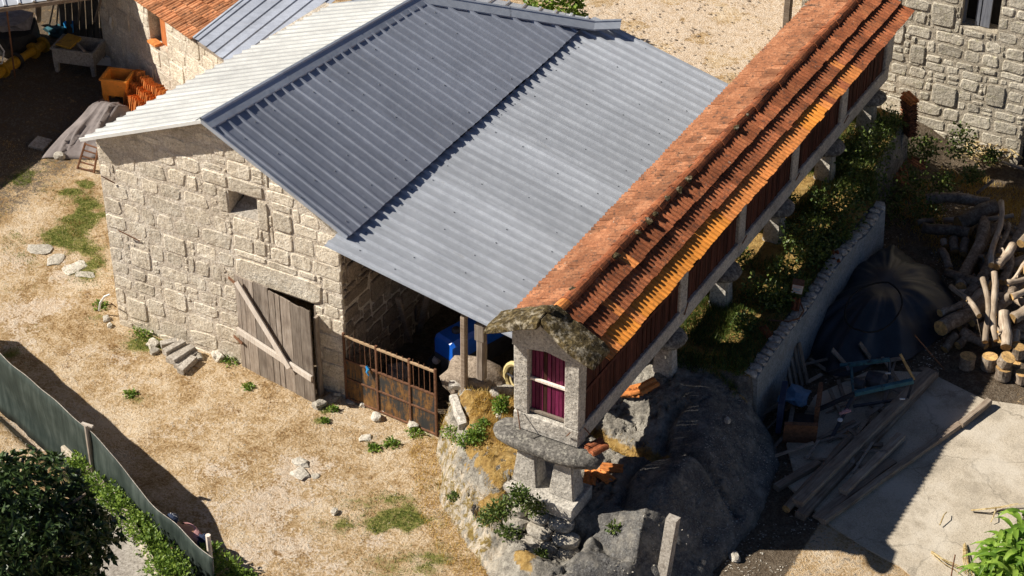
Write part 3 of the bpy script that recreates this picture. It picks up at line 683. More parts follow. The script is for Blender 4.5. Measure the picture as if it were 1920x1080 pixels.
# ================================================================== BARN
barn = thing('barn', 'granite barn with ridged blue-grey sheet metal roof, small square window and plank door', 'barn', (0, 0, 0))
A_ = Vector((-2.60, -.32, 5.36)); B_ = Vector((-2.36, 6.69, 4.72)); C_ = Vector((0.30, 9.20, 3.62)); E0 = Vector((.20, -.08, 3.675)); E1 = Vector((.15, 9.15, 3.60))
L0 = Vector((-5.50, -.30, 4.12)); L1 = Vector((-4.98, 7.4, 3.58))
def barn_top(x):   # underside of the roof above the front wall
    return (4.04 + (x + 5.34) * (5.22 - 4.04) / (5.34 - 2.62)) if x < -2.62 else (5.22 + (x + 2.62) * (3.60 - 5.22) / 2.62)
core = MB()
fo = [(-2.30, -.62, -.4, 1.93), (-2.37, -1.74, 3.36, 3.86)]
core_wall(core, (0, -.07, 0), (1, 0), (0, -1), -5.34, -.0, -.5, barn_top, fo, .5, 0, brk=(-2.62,))
core_wall(core, (0, 0, 0), (0, 1), (1, 0), .44, 9.0, -.2, lambda s: 3.40, [], .45)
core_wall(core, (-5.34, 0, 0), (0, 1), (-1, 0), .44, 7.6, -.5, lambda s: 3.95 - .07 * s, [], .45)
core_wall(core, (0, 8.6, 0), (1, 0), (0, -1), -5.34, -.5, -.2, lambda s: 3.3, [], .4)
core.obj('wall', M['mortar'], barn)
fixed = [(-2.52, -.42, 1.95, 2.42), (-2.95, -1.55, 3.88, 4.18), (-2.60, -2.38, 3.34, 3.87), (-1.73, -1.50, 3.2, 3.86), (-1.42, -.98, 3.32, 3.74)]
def front_mat(): return M['granite']
ISP = -2.35
stone_wall(barn, (0, -.07, 0), (1, 0), (0, -1), -5.36, ISP, -.35, barn_top, fo, (.26, .44), (.32, .72), M['granite'], joint=.014, proud=(.005, .017), fixed=[fixed[2]] + [(-2.95, ISP, 3.88, 4.18)], rnd=.50, rough=.14, cut=.02)
stone_wall(barn, (0, -.07, 0), (1, 0), (0, -1), ISP, .02, -.35, barn_top, fo, (.25, .40), (.32, .70), M['granite'], joint=.011, proud=(.010, .024), fixed=[(ISP - .0, -.42, 1.95, 2.45), (ISP, -1.55, 3.88, 4.18), fixed[3], fixed[4]], rnd=.34, rough=.07, cut=.016)
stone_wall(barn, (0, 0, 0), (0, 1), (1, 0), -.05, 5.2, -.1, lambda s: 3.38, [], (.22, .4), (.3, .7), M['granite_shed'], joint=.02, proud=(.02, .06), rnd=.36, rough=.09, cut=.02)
stone_wall(barn, (-5.34, 0, 0), (0, 1), (-1, 0), -.05, 1.6, -.4, lambda s: 3.9, [], (.25, .4), (.35, .7), M['granite'], joint=.02, proud=(.005, .03))
# window reveal, sloping sill and black panel painting the unlit inside
w = MB(); w.box((-2.42, .36, 3.30), (-1.69, .40, 3.92)); w.obj('window_back', M['dark_in'], barn)
w = MB(); w.hexa([Vector(p) for p in ((-2.37, -.05, 3.30), (-1.74, -.05, 3.30), (-1.74, .36, 3.30), (-2.37, .36, 3.30), (-2.37, -.05, 3.365), (-1.74, -.05, 3.365), (-1.80, .36, 3.56), (-2.30, .36, 3.56))]); w.obj('window_sill', M['concrete_piece'], barn)
# roof
tr = lambda t: A_.lerp(B_, (t - 0) / .77) if t <= .77 else B_.lerp(C_, (t - .77) / .23)
br = lambda t: E0.lerp(E1, t)
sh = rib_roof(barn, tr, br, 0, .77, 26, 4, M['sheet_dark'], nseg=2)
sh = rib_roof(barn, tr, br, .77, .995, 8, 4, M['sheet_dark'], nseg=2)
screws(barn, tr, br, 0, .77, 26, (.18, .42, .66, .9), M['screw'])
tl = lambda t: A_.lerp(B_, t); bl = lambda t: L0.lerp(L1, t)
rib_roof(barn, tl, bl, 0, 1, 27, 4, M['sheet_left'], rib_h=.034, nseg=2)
# hip end going down behind
tb = lambda t: B_.lerp(C_, t); bb = lambda t: Vector((-3.2, 8.8, 3.75)).lerp(Vector((.1, 9.6, 3.5)), t)
rib_roof(barn, tb, bb, 0, 1, 10, 4, M['sheet'])
be = MB(); be.add([B_, L1, bb(0)], [(0, 1, 2)]); be.add([B_ - Vector((0, 0, .01)), L1 - Vector((0, 0, .01)), bb(0) - Vector((0, 0, .01))], [(0, 2, 1)]); be.obj('roof_sheet', M['sheet'], barn)
def cap_strip(p, q, left, right, name='ridge_cap', mat=None, hb=.055):
    """folded flashing along p-q; left/right are directions down each roof side"""
    mb = MB(); vs = []
    up = Vector((0, 0, 1))
    prof = [(left * .16 + up * .032), (left * .155 + up * .040), (left * .02 + up * (hb + .038)), (right * .03 + up * (hb + .028)), (right * .045 + up * .062), (right * .24 + up * .052), (right * .245 + up * .030)]
    for e in (p, q):
        vs += [e + o for o in prof]
    n = len(prof); fs = [(i, i + 1, n + i + 1, n + i) for i in range(n - 1)]
    vs += [v - up * .004 for v in vs]; fs += [tuple(reversed([i + 2 * n for i in f])) for f in fs]
    mb.add(vs, fs); return mb.obj(name, mat or M['sheet_flash'], barn)
ld = (L0 - A_).normalized(); rd_ = (E0 - A_).normalized()
for k in range(3):
    a, b = k / 3, (k + 1) / 3 + .01; cap_strip(A_.lerp(B_, a) + Vector((0, -.03 if k == 0 else 0, .003 * (k % 2))), A_.lerp(B_, min(b, 1)) + Vector((0, 0, .003 * (k % 2))), ld, rd_)
hd = (bb(.5) - tb(.5)).normalized(); hr = Vector((.45, -.75, -.28)).normalized()
for k in range(2): cap_strip(B_.lerp(C_, k / 2), B_.lerp(C_, (k + 1) / 2 + (.01 if k == 0 else 0)), hd, hr)
cap_strip(C_, C_ + Vector((.40, .42, -.07)), Vector((-.3, .8, -.2)).normalized(), Vector((.3, -.8, -.2)).normalized())
# rake flashings and eave batten
fl = MB(); fl.beam(A_ + Vector((0, -.02, .0)), L0 + Vector((0, -.02, .0)), .03, .07, ch=.1); fl.obj('rake_flashing', M['white'], barn)
fl = MB(); fl.beam(A_ + Vector((0, -.02, .0)), E0 + Vector((0, -.02, -.0)), .035, .075, ch=.1); fl.obj('rake_flashing', M['sheet_flash'], barn)
fl = MB(); fl.beam((.10, -.05, 3.60), (.10, 8.9, 3.46), .07, .14); fl.obj('wall_plate', M['dark_in'], barn)
# plank door standing ajar
H0 = Vector((-2.36, -.13, -.10)); H1 = Vector((-.42, -.53, .02)); dd = (H1 - H0); dd.z = 0; L = dd.length; dd.normalize(); dn = Vector((dd.y, -dd.x, 0))
door = MB(); door.beam(H0 + dn * -.035 + Vector((0, 0, .25)), H1 + dn * -.035 + Vector((0, 0, .25)), .05, .1); door = door.obj('door', M['old_wood'], barn)
wd = [.11, .13, .12, .14, .20, .19, .17, .13, .27, .24, .26]; sm = sum(wd); u = 0
for k, x in enumerate(wd):
    x *= L / sm; a = H0 + dd * (u + .006) + dn * random.uniform(-.005, .008); b = H0 + dd * (u + x - .006) + dn * random.uniform(-.005, .008)
    z0a = -.14 + u / L * .10 + random.uniform(-.03, .03); zt = 2.06 + u / L * .04 + random.uniform(-.015, .015) + (.05 if k in (4, 5) else 0)
    mb = MB(); t_ = dn * .028
    lean = random.uniform(-.008, .008)
    mb.hexa([Vector((a.x, a.y, z0a)), Vector((b.x, b.y, z0a + random.uniform(-.02, .02))), Vector((b.x, b.y, z0a)) - t_, Vector((a.x, a.y, z0a)) - t_,
             Vector((a.x, a.y, zt)) + dd * lean, Vector((b.x, b.y, zt + random.uniform(-.01, .01))) + dd * lean, Vector((b.x, b.y, zt)) - t_, Vector((a.x, a.y, zt)) - t_])
    mb.obj('plank', M['old_wood'], door); u += x
def doorpt(s, z, o=.045): return H0 + dd * (s * L) + dn * o + Vector((0, 0, z - H0.z))
mb = MB(); mb.beam(doorpt(.0, .80), doorpt(1.0, .62), .05, .13, up=(0, 0, 1)); mb.obj('rail', M['pale_wood'], door)
mb = MB(); mb.beam(doorpt(.07, 1.98, .075), doorpt(.72, .62, .085), .03, .15, up=(0, 0, 1)); mb.obj('brace', M['pale_wood'], door)
for z in (.55, 1.9):
    mb = MB(); mb.beam(doorpt(-.07, z + .02, .02), doorpt(.06, z - .02, .05), .02, .06); mb.obj('hinge', M['rust'], door)
mb = MB(); mb.beam((-.50, -.22, -.0), (-.56, -.14, 1.72), .05, .12, up=(0, 1, 0), jit=.006, seg=3); mb.obj('door_jamb', M['old_wood'], barn)
mb = MB(); mb.beam((-.61, -.08, -.0), (-.61, -.06, 1.9), .04, .05); mb.obj('door_jamb', M['old_wood'], barn)

# ================================================================== LEAN-TO
lean = thing('lean_to_shed', 'open lean-to with pale grey corrugated metal roof between barn and granary', 'shed', (2, 2, 0))
T0 = Vector((-.03, -.50, 3.66)); T1 = Vector((.08, 9.62, 3.54)); D0 = Vector((4.02, -.48, 3.03)); D1 = Vector((3.62, 9.62, 3.00))
D0 = Vector((3.52, -.10, 2.66)); D1 = Vector((3.24, 9.86, 2.60)); Dm = Vector((3.25, .45, 2.64))
lt = lambda t: T0.lerp(T1, t); lb = lambda t: D0.lerp(Dm, t / .06) if t < .06 else Dm.lerp(D1, (t - .06) / .94)
rib_roof(lean, lt, lb, 0, 1, 38, 4, M['sheet'], rib_h=.042, rw=.075, nseg=2)
screws(lean, lt, lb, 0, 1, 38, (.12, .37, .62, .87), M['screw'])
def post(name, p0, p1, w, mat, parent, **k):
    mb = MB(); mb.beam(p0, p1, w, w, up=(0, 1, 0), jit=.006, seg=4, ch=.2); return mb.obj(name, mat, parent, **k)
post('post', (2.55, -.10, 1.12), (2.55, -.08, 2.80), .11, M['beam_wood'], lean)
post('post', (2.85, .0, 1.50), (2.87, .0, 2.70), .16, M['old_wood'], lean)
mb = MB(); mb.beam((2.86, -.03, 2.35), (2.86, -.03, 2.68), .2, .12, up=(0, 1, 0)); mb.obj('post_splice', M['old_wood'], lean)
for y in (.0, 2.3, 4.6, 6.9, 9.2):
    mb = MB(); mb.beam((-.0, y + .1, 3.38), (3.05, y + .25, 2.50), .1, .12); mb.obj('rafter', M['beam_wood'], lean)
mb = MB(); mb.beam((2.95, .1, 2.50), (2.95, 9.6, 2.46), .1, .1); mb.obj('purlin', M['beam_wood'], lean)
# back and side of the shed (dark, closes the view)
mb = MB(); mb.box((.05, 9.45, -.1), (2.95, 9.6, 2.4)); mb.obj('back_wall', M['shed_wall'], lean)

# ================================================================== GATE
gate = thing('metal_gate', 'low rusty gate of patchy dark sheet panels under thin upright bars', 'gate', (0.9, -.1, 0))
g0 = Vector((.0, -.10, 0)); g1 = Vector((2.02, -.22, 0))
def gp(s, z): p = g0.lerp(g1, s); return Vector((p.x, p.y, z - .12 * 0))
za, zb2, zc = .03, .93, 1.46
def zat(s, z): return z + (.10 * s if z > .5 else 0)
for s in (0, .36, .72, 1.0):
    mb = MB(); mb.beam(gp(s, .0), gp(s, zc + .06), .045, .045, up=(0, 1, 0)); mb.obj('upright', M['rust'], gate)
for z in (za, .5, zb2, zc):
    mb = MB(); mb.beam(gp(0, z), gp(1, z), .035, .04 if z < zc else .05); mb.obj('rail', M['rust'] if z < zc else M['top_rail'], gate)
for i, (a, b) in enumerate(((0, .36), (.36, .72), (.72, 1))):
    for (z0, z1) in ((za + .02, .48), (.52, zb2 - .02)):
        mb = MB(); e = .012
        mb.hexa([gp(a + e, z0), gp(b - e, z0), gp(b - e, z0) + Vector((0, .008, 0)), gp(a + e, z0) + Vector((0, .008, 0)), gp(a + e, z1), gp(b - e, z1), gp(b - e, z1) + Vector((0, .008, 0)), gp(a + e, z1) + Vector((0, .008, 0))])
        mb.obj('sheet_panel', M['rust_panel'], gate)
for k in range(1, 17):
    s = k / 17
    if min(abs(s - q) for q in (.36, .72)) < .02: continue
    mb = MB(); mb.tube([gp(s, zb2), gp(s + random.uniform(-.004, .004), zc + random.uniform(.04, .09))], .007, 5); mb.obj('bar', M['rust'], gate)
mb = MB(); q = gp(.27, .9)
mb.tube([q + Vector((-.03, -.04, .10)), q + Vector((.02, -.05, .05)), q + Vector((-.01, -.05, -.02)), q + Vector((.03, -.05, -.09))], [.02, .03, .022, .012], 6, jit=.25)
mb.obj('cord', M['blue_plastic'], label='small blue cord knotted on the top rail of the rusty gate', cat='cord')

# ================================================================== GRANARY (long stone granary on legs)
gr = thing('granary', 'long raised granite granary with weathered clay tile roof and dark red slatted sides', 'granary', (5, 5, 0))
BX0, BX1, YF, YB = 4.37, 5.60, -1.57, 12.6
ys_post = [-1.45, 2.45, 4.97, 7.5, 10.0, 12.48]
ridge = lambda y: 4.50 - (y + 1.4) * .019; XR = 5.03; EZ = 3.90; XL, XE = 4.08, 5.97
def gblock(name, a, b, mat, par=gr, jit=.012):
    mb = MB(); x0, y0, z0 = a; x1, y1, z1 = b; c = .018
    bm = bmesh.new(); bmesh.ops.create_cube(bm, size=1)
    for v in bm.verts: v.co = Vector(((x0 + x1) / 2 + v.co.x * (x1 - x0), (y0 + y1) / 2 + v.co.y * (y1 - y0), (z0 + z1) / 2 + v.co.z * (z1 - z0))) + Vector([random.uniform(-jit, jit) * .6 for _ in range(3)])
    bmesh.ops.bevel(bm, geom=bm.edges[:], offset=c, segments=1, affect='EDGES')
    me = bpy.data.meshes.new(name); bm.to_mesh(me); bm.free(); me.materials.append(mat)
    o = link(name, me, par); o.matrix_parent_inverse = parent_inv(par); return o
for xs_ in ((BX1 - .27, BX1), (BX0, BX0 + .27)):
    for k in range(5):
        gblock('sill_beam', (xs_[0], ys_post[k] - .12 + (.27 if k == 0 else 0), 2.10), (xs_[1], ys_post[k + 1] - .13 + (.25 if k == 4 else 0), 2.42), M['granite_sawn'])
gblock('sill_beam', (BX0, YF, 2.08), (BX1, YF + .26, 2.44), M['granite_sawn'])
for k, y in enumerate(ys_post):
    for x0, x1 in ((BX1 - .24, BX1 - .003), (BX0 + .003, BX0 + .24)):
        if k == 0: gblock('corner_post', (x0 - (.04 if x0 > 5 else 0), YF + .004, 2.445), (x1 + (.04 if x0 < 5 else 0), YF + .26, 3.80), M['granite_sawn'])
        else: gblock('post', (x0, y - .15, 2.425), (x1, y + .15, 3.80), M['granite_sawn'])
for x0, x1 in ((BX1 - .25, BX1 - .01), (BX0 + .01, BX0 + .25)): gblock('top_plate', (x0, YF + .3, 3.803), (x1, YB, 3.93), M['granite_sawn'])
# slats along the long side
n = 0
for k in range(5):
    y0 = ys_post[k] + .16; y1 = ys_post[k + 1] - .16
    sides = ((BX1 - .07, 1),) if k else ((BX1 - .07, 1), (BX0 + .06, 1))
    for xx, _ in sides:
        y = y0; wdt = .078
        while y < y1 - .02:
            e = min(y + wdt * random.uniform(.85, 1.15), y1)
            mb = MB(); o = random.uniform(-.008, .008); mb.box((xx + o - .012, y + .006, 2.425), (xx + o + .012, e - .006, 3.80)); mb.obj('slat', M['slat_wood'], gr); y = e; n += 1
    mb = MB(); mb.box((BX1 - .115, y0, 2.425), (BX1 - .085, y1, 3.80)); mb.obj('inner_board', M['dark_in'], gr)
    mb = MB(); mb.box((BX1 - .055, y0, 3.02), (BX1 - .035, y1, 3.09)); mb.obj('slat_rail', M['slat_wood'], gr)
gblock('back_wall', (BX0 + .02, YB - .02, 2.44), (BX1 - .02, YB + .18, 4.1), M['granite_sawn'])
# front: pediment lintel, purple door
pd = MB(); x0, x1 = BX0 - .015, BX1 + .015; yy0, yy1 = YF - .01, YF + .27
pr = [(x0, 3.80), (x0 + .28, 3.80), ((x0 + x1) / 2, 3.865), (x1 - .28, 3.80), (x1, 3.80), (x1, 4.08), ((x0 + x1) / 2, 4.42), (x0, 4.08)]
v = [(a, yy0, b) for a, b in pr] + [(a, yy1, b) for a, b in pr]
pd.add(v, [(0, 1, 2, 6, 7), (2, 3, 4, 5, 6), (8 + 7, 8 + 6, 8 + 2, 8 + 1, 8), (8 + 6, 8 + 5, 8 + 4, 8 + 3, 8 + 2)] + [(i, i + 8, (i + 1) % 8 + 8, (i + 1) % 8) for i in range(8)])
pd.obj('pediment', M['granite_sawn'], gr)
dx0, dx1 = BX0 + .285, BX1 - .285
door2 = MB(); door2.box((dx0 - .01, YF + .15, 2.5), (dx1 + .01, YF + .165, 3.93)); door2 = door2.obj('door', M['purple'], gr)
nn = 9
for k in range(nn):
    a = dx0 + (dx1 - dx0) * k / nn; b = dx0 + (dx1 - dx0) * (k + 1) / nn; o = random.uniform(-.008, .006)
    mb = MB(); mb.box((a + .006, YF + .115 + o, 2.50), (b - .006, YF + .145 + o, 3.92)); mb.obj('plank', M['purple'] if k != 3 else M['slat_wood'], door2)
for z in (2.50, 3.16):
    mb = MB(); mb.beam((dx0, YF + .085, z), (dx1, YF + .085, z), .05, .055); mb.obj('rail', M['pale_wood'] if z > 3 else M['old_wood'], door2)
# mossy cap stones on the gable
def cap_stone(sgn):
    n1, n2 = 9, 4; vs = []; fs = []
    for layer in (0, 1):
        for i in range(n1 + 1):
            t = i / n1; x = XR + sgn * (.012 + t * .99); zt = 4.57 - t * .47 + (.012 * math.sin(t * 9 + sgn))
            th = .15 * (1 - .15 * t ** 6)
            for j in range(n2 + 1):
                s = j / n2; y = -1.93 + s * .56 + (.04 * math.sin(t * 5 + sgn) if j in (0,) else 0) - .05 * math.sin(t * 3.1) * (j == 0)
                edge = (.02 if j in (0, n2) else 0) + (.02 if i == n1 else 0)
                z = zt + (th - edge if layer else 0) + (random.uniform(-.022, .022) if layer else 0)
                vs.append((x, y + (0 if layer == 0 else (.02 if j == 0 else 0)), z))
    w_ = n2 + 1; N = (n1 + 1) * w_
    def q(a, b, c, d): fs.append((a, b, c, d) if sgn > 0 else (d, c, b, a))
    for i in range(n1):
        for j in range(n2):
            a = i * w_ + j; q(a, a + 1, a + w_ + 1, a + w_); q(N + a, N + a + w_, N + a + w_ + 1, N + a + 1)
    for i in range(n1): a = i * w_; q(a, a + w_, N + a + w_, N + a); a = i * w_ + n2; q(a, N + a, N + a + w_, a + w_)
    for j in range(n2): a = j; q(a, N + a, N + a + 1, a + 1); a = n1 * w_ + j; q(a, a + 1, N + a + 1, N + a)
    me = mesh_from('cap_stone', vs, fs, M['mossy']); o = link('cap_stone', me, gr); o.matrix_parent_inverse = parent_inv(gr)
    m_ = o.modifiers.new('b', 'BEVEL'); m_.width = .015; m_.segments = 1; m_.limit_method = 'ANGLE'
cap_stone(1); cap_stone(-1)
me = rock_mesh('cap_knob', M['mossy'], .10, .07, .045, 4); o = link('cap_knob', me, gr, loc=(XR, -1.62, 4.76)); o.matrix_parent_inverse = parent_inv(gr)
# roof tiles
def tile_mesh(name, w_, l_, mat, seed, lift=.075):
    rs = random.Random(seed); vs = []; fs = []; cols = []
    for r_ in range(2):
        b = -w_ / 2 + r_ * w_ / 2; q = w_ / 2
        cols += [(b, 0), (b + q * .30, .0), (b + q * .40, .015), (b + q * .62, .023), (b + q * .86, .013)]
    cols.append((w_ / 2, 0))
    tw = rs.uniform(-.004, .004)
    for side in (0, 1):
        for (x, h) in cols:
            for yl, base in ((0, 0.0), (-l_, lift)): vs.append((x, yl + (rs.uniform(-.006, .006) if yl else 0), base + h - side * .016 + tw * x * 20))
    nc = len(cols); o = nc * 2
    for i in range(nc - 1):
        fs.append((i * 2 + 1, i * 2 + 3, i * 2 + 2, i * 2)); fs.append((i * 2 + 1, o + i * 2 + 1, o + i * 2 + 3, i * 2 + 3))
    fs += [(0, o, o + 1, 1), (nc * 2 - 2, nc * 2 - 1, o + nc * 2 - 1, o + nc * 2 - 2)]
    return mesh_from(name, vs, fs, mat)
TW, TL = .222, .40
tm = {k: [tile_mesh('roof_tile', TW, TL, M[m], s) for s in range(4)] for k, m in (('old', 'tile_old'), ('new', 'orange_new'), ('och', 'ochre'), ('left', 'tile_left'))}
def course_frames(side):
    """three courses from ridge to eave; side +1 right slope, -1 left slope"""
    nT = int(13.95 / TW); xe = XE if side > 0 else XL
    for c in range(3):
        for k in range(nT):
            y = -1.36 + (k + .5) * TW
            T = Vector((XR + side * .03, y, ridge(y) + .005)); Bo = Vector((xe, y, EZ - .01)); d = (Bo - T); Ls = d.length; d.normalize()
            p = T + d * (Ls * c / 3)
            yield c, k, y, p, d, Ls / 3
def place_tile(me, p, d, side, parent, jl=1.0, real=True):
    xax = Vector((0, 1, 0)) if side > 0 else Vector((0, -1, 0)); yax = -d; zax = xax.cross(yax).normalized()
    j = random.gauss(0, .010); M3 = Matrix((xax, yax, zax)).transposed().to_4x4() @ Matrix.Rotation(j, 4, 'Z') @ Matrix.Rotation(random.uniform(-.012, .012), 4, 'X') @ Matrix.Rotation(random.uniform(-.014, .014), 4, 'Y')
    off = zax * .012 * 0 + xax * random.uniform(-.004, .004) + d * random.gauss(0, .007)
    return Matrix.Translation(p + off) @ M3
gi = parent_inv(gr); cntp = 0
merged = {'left': MB()}
sc = TL and 1
for side in (1, -1):
    for c, k, y, p, d, step in course_frames(side):
        if side > 0:
            if c == 2:
                kind = 'och' if (-.95 < y < 3.4 and random.random() < .93) else ('new' if y < 6.9 else ('och' if 6.9 < y < 8.0 and random.random() < .8 else ('new' if random.random() < .45 and y < 9.6 else 'old')))
                if y < -1.0: kind = 'new'
                if 8.2 < y < 9.1 and random.random() < .5: kind = 'new'
            else: kind = 'old' if random.random() > .05 else 'new'
        else: kind = 'left'
        me = random.choice(tm[kind]); mt = place_tile(me, p + Vector((0, 0, .004)), d, side, gr)
        if side > 0 or (cntp < 298 and (c == 0 or k < 30)):
            o = link('roof_tile', me, gr); o.matrix_parent_inverse = gi; o.matrix_world = gi.inverted() @ Matrix() if False else mt; cntp += 1
            # with a pure-translation parent the basis is the world matrix
            o.matrix_basis = mt
        else:
            mb = merged['left']; n0_ = len(mb.v); mb.v += [mt @ v.co for v in me.vertices]; mb.f += [tuple(i + n0_ for i in pl.vertices) for pl in me.polygons]; mb.m += [0] * len(me.polygons)
merged['left'].obj('far_roof_tiles', M['tile_left'], gr, kind='stuff')
def ridge_tile_mesh(mat, seed):
    rs = random.Random(seed); vs = []; fs = []; n = 7; l_ = .40
    for side in (0, 1):
        for i in range(n):
            a = math.pi * (.08 + .84 * i / (n - 1))
            for yl, s_ in ((0, .86), (-l_, 1.0)):
                r = .125 * s_ - side * .014; vs.append((math.cos(a) * r, yl, math.sin(a) * r * .95 + rs.uniform(-.003, .003)))
    o = n * 2
    for i in range(n - 1):
        fs.append((i * 2, i * 2 + 2, i * 2 + 3, i * 2 + 1)); fs.append((i * 2 + 1, i * 2 + 3, o + i * 2 + 3, o + i * 2 + 1))
    fs += [(0, 1, o + 1, o), (n * 2 - 2, o + n * 2 - 2, o + n * 2 - 1, n * 2 - 1)]
    return mesh_from('ridge_tile', vs, fs, mat, smooth=False)
rt = [ridge_tile_mesh(M['tile_old'], s) for s in range(3)]; rtn = ridge_tile_mesh(M['orange_new'], 9)
for k in range(38):
    y = -1.36 + .385 + k * .368
    o = link('ridge_tile', rtn if k in (0,) else random.choice(rt), gr, loc=(XR + random.uniform(-.012, .012), y, ridge(y) - .012), rot=(random.uniform(-.02, .0), random.uniform(-.05, .05), random.uniform(-.04, .04))); o.matrix_parent_inverse = gi
for k in range(13):
    y = random.uniform(-1, 11.5); me = rock_mesh('lichen_tuft', M['mossy'], .07, .09, .035, k, .4, 1)
    o = link('lichen_tuft', me, gr, loc=(XR + .03 + random.uniform(-.05, .08), y, ridge(y) + .06)); o.matrix_parent_inverse = gi
# legs and mushroom stones
def leg(x, y, z0, z1, w0, w1, dy0=None):
    mb = MB(); a, b = w0 / 2, w1 / 2
    mb.hexa([Vector(p) for p in ((x - a, y - a * .8, z0), (x + a, y - a * .8, z0), (x + a, y + a * .8, z0), (x - a, y + a * .8, z0), (x - b, y - b * .8, z1), (x + b, y - b * .8, z1), (x + b, y + b * .8, z1), (x - b, y + b * .8, z1))])
    bm = bmesh.new(); me = mesh_from('leg', mb.v, mb.f, M['granite_sawn']); bm.from_mesh(me)
    bmesh.ops.bevel(bm, geom=bm.edges[:], offset=.03, segments=2, affect='EDGES'); bm.to_mesh(me); bm.free()
    o = link('leg', me, gr); o.matrix_parent_inverse = gi
leg(4.72, -1.62, 1.12, 1.82, .50, .34); leg(5.42, -1.62, 1.12, 1.82, .50, .34)
for y in (2.1, 4.5, 7.0, 9.6, 11.9):
    leg(5.45, y, gz(5.45, y) - .15, 1.86, .40, .32); leg(4.62, y, gz(4.6, y) - .15, 1.86, .42, .32)
    for x in (5.40, 4.58):
        mb = MB(); mb.lathe([(.02, 0), (.22, .0), (.34, .05), (.37, .11), (.34, .17), (.25, .22), (.02, .23)], 18, (x + (.05 if x > 5 else -.05), y, 1.865))
        for v in mb.v: v += Vector((random.uniform(-.015, .015),) * 2 + (random.uniform(-.008, .008),))
        mb.obj('mushroom_stone', M['granite_slab'], gr, smooth=True)
# long half-moon slab under the front
def moon_slab():
    out = []; n = 26
    for i in range(n):
        a = 2 * math.pi * i / n; x = 5.02 + 1.02 * math.copysign(abs(math.cos(a)) ** .7, math.cos(a)); y = -1.55 + .36 * math.copysign(abs(math.sin(a)) ** .8, math.sin(a)) - (.12 * math.cos(a * 1) ** 2 * 0)
        out.append((x, y))
    vs = []; prof = ((.80, 0), (.97, .06), (1.0, .14), (.95, .21), (.86, .245))
    for sc_, z in prof:
        for x, y in out: vs.append((5.02 + (x - 5.02) * sc_ + random.uniform(-.015, .015), -1.55 + (y + 1.55) * (sc_ if sc_ > .9 else sc_ * .92) + random.uniform(-.012, .012), 1.83 + z + random.uniform(-.008, .008)))
    fs = []
    for k in range(len(prof) - 1):
        for i in range(n): j = (i + 1) % n; fs.append((k * n + i, k * n + j, k * n + n + j, k * n + n + i))
    fs += [tuple(reversed(range(n))), tuple((len(prof) - 1) * n + i for i in range(n))]
    me = mesh_from('mushroom_stone', vs, fs, M['granite_slab'], smooth=True); o = link('mushroom_stone', me, gr, label='long half-moon slab under the front'); o.matrix_parent_inverse = gi
moon_slab()
gblock('plinth', (4.40, -2.02, .86), (5.74, -1.28, 1.14), M['granite_sawn'], jit=.03)
# iron pins sticking out of the granary stone
for (a, b) in (((4.48, -1.62, 2.52), (4.62, -1.78, 2.26)), ((5.40, -1.60, 2.30), (5.52, -1.72, 2.50)), ((5.62, -1.40, 2.42), (5.72, -1.38, 2.30)), ((5.62, 2.45, 2.30), (5.70, 2.40, 2.62)), ((5.62, 4.97, 2.36), (5.70, 4.95, 2.58)), ((5.62, 7.5, 2.36), (5.70, 7.46, 2.58)), ((5.62, 10.0, 2.36), (5.70, 9.98, 2.58))):
    mb = MB(); mb.tube([a, b], .012, 6); mb.obj('iron_pin', M['rust'], gr)

# dry stone footing below the plinth: loose blocks set on the outcrop
blk = 0
for row, (zc, yy, n_, x0_, x1_) in enumerate(((.76, -2.0, 3, 4.50, 5.74), (.58, -2.14, 3, 4.56, 5.90), (.41, -2.28, 4, 4.60, 6.0))):
    for q in range(n_):
        x = x0_ + (x1_ - x0_) * (q + .5) / n_ + random.uniform(-.03, .03); me = rock_mesh('footing_stone', M['granite_inner_y'], (x1_ - x0_) / n_ * .54, .20, .105, blk + 3, .13)
        link('footing_stone', me, loc=(x, yy, zc), rot=(random.uniform(-.08, .08), 0, random.uniform(-.12, .12)), label='rough granite block in the %s footing course under the granary front, %s from the left' % (('top', 'middle', 'lowest')[row], ORD[q]), cat='stone', group='footing stones under the granary front'); blk += 1

# ================================================================== RETAINING WALL
rw = thing('retaining_wall', 'pale rendered retaining wall with a chipped stone coping, below the overgrown bank', 'wall', (6.9, 5, 0))
def rwx(y): return 6.98 - .012 * (y - 3) + (.06 if y > 8 else 0)
mb = MB(); yv = list(np.arange(2.75, 9.3, .22))
for a, b in zip(yv, yv[1:]):
    za_, zb_ = 1.22 + .05 * math.sin(a * 2.1), 1.22 + .05 * math.sin(b * 2.1)
    mb.hexa([Vector((rwx(a) + .08, a, -.2)), Vector((rwx(b) + .08, b, -.2)), Vector((rwx(b) - .24, b, -.2)), Vector((rwx(a) - .24, a, -.2)), Vector((rwx(a), a, za_)), Vector((rwx(b), b, zb_)), Vector((rwx(b) - .24, b, zb_)), Vector((rwx(a) - .24, a, za_))])
mb.obj('wall', M['render'], rw)
y = 2.7; k = 0
while y < 9.2:
    l_ = random.uniform(.12, .28); me = rock_mesh('coping_stone', M['granite_sawn'], .13, l_ / 2, .05, k, .25, 1)
    o = link('coping_stone', me, rw, loc=(rwx(y) - .12 + random.uniform(-.03, .03), y + l_ / 2, 1.25 + .05 * math.sin(y * 2.1)), rot=(0, 0, random.uniform(-.2, .2))); o.matrix_parent_inverse = parent_inv(rw)
    y += l_; k += 1

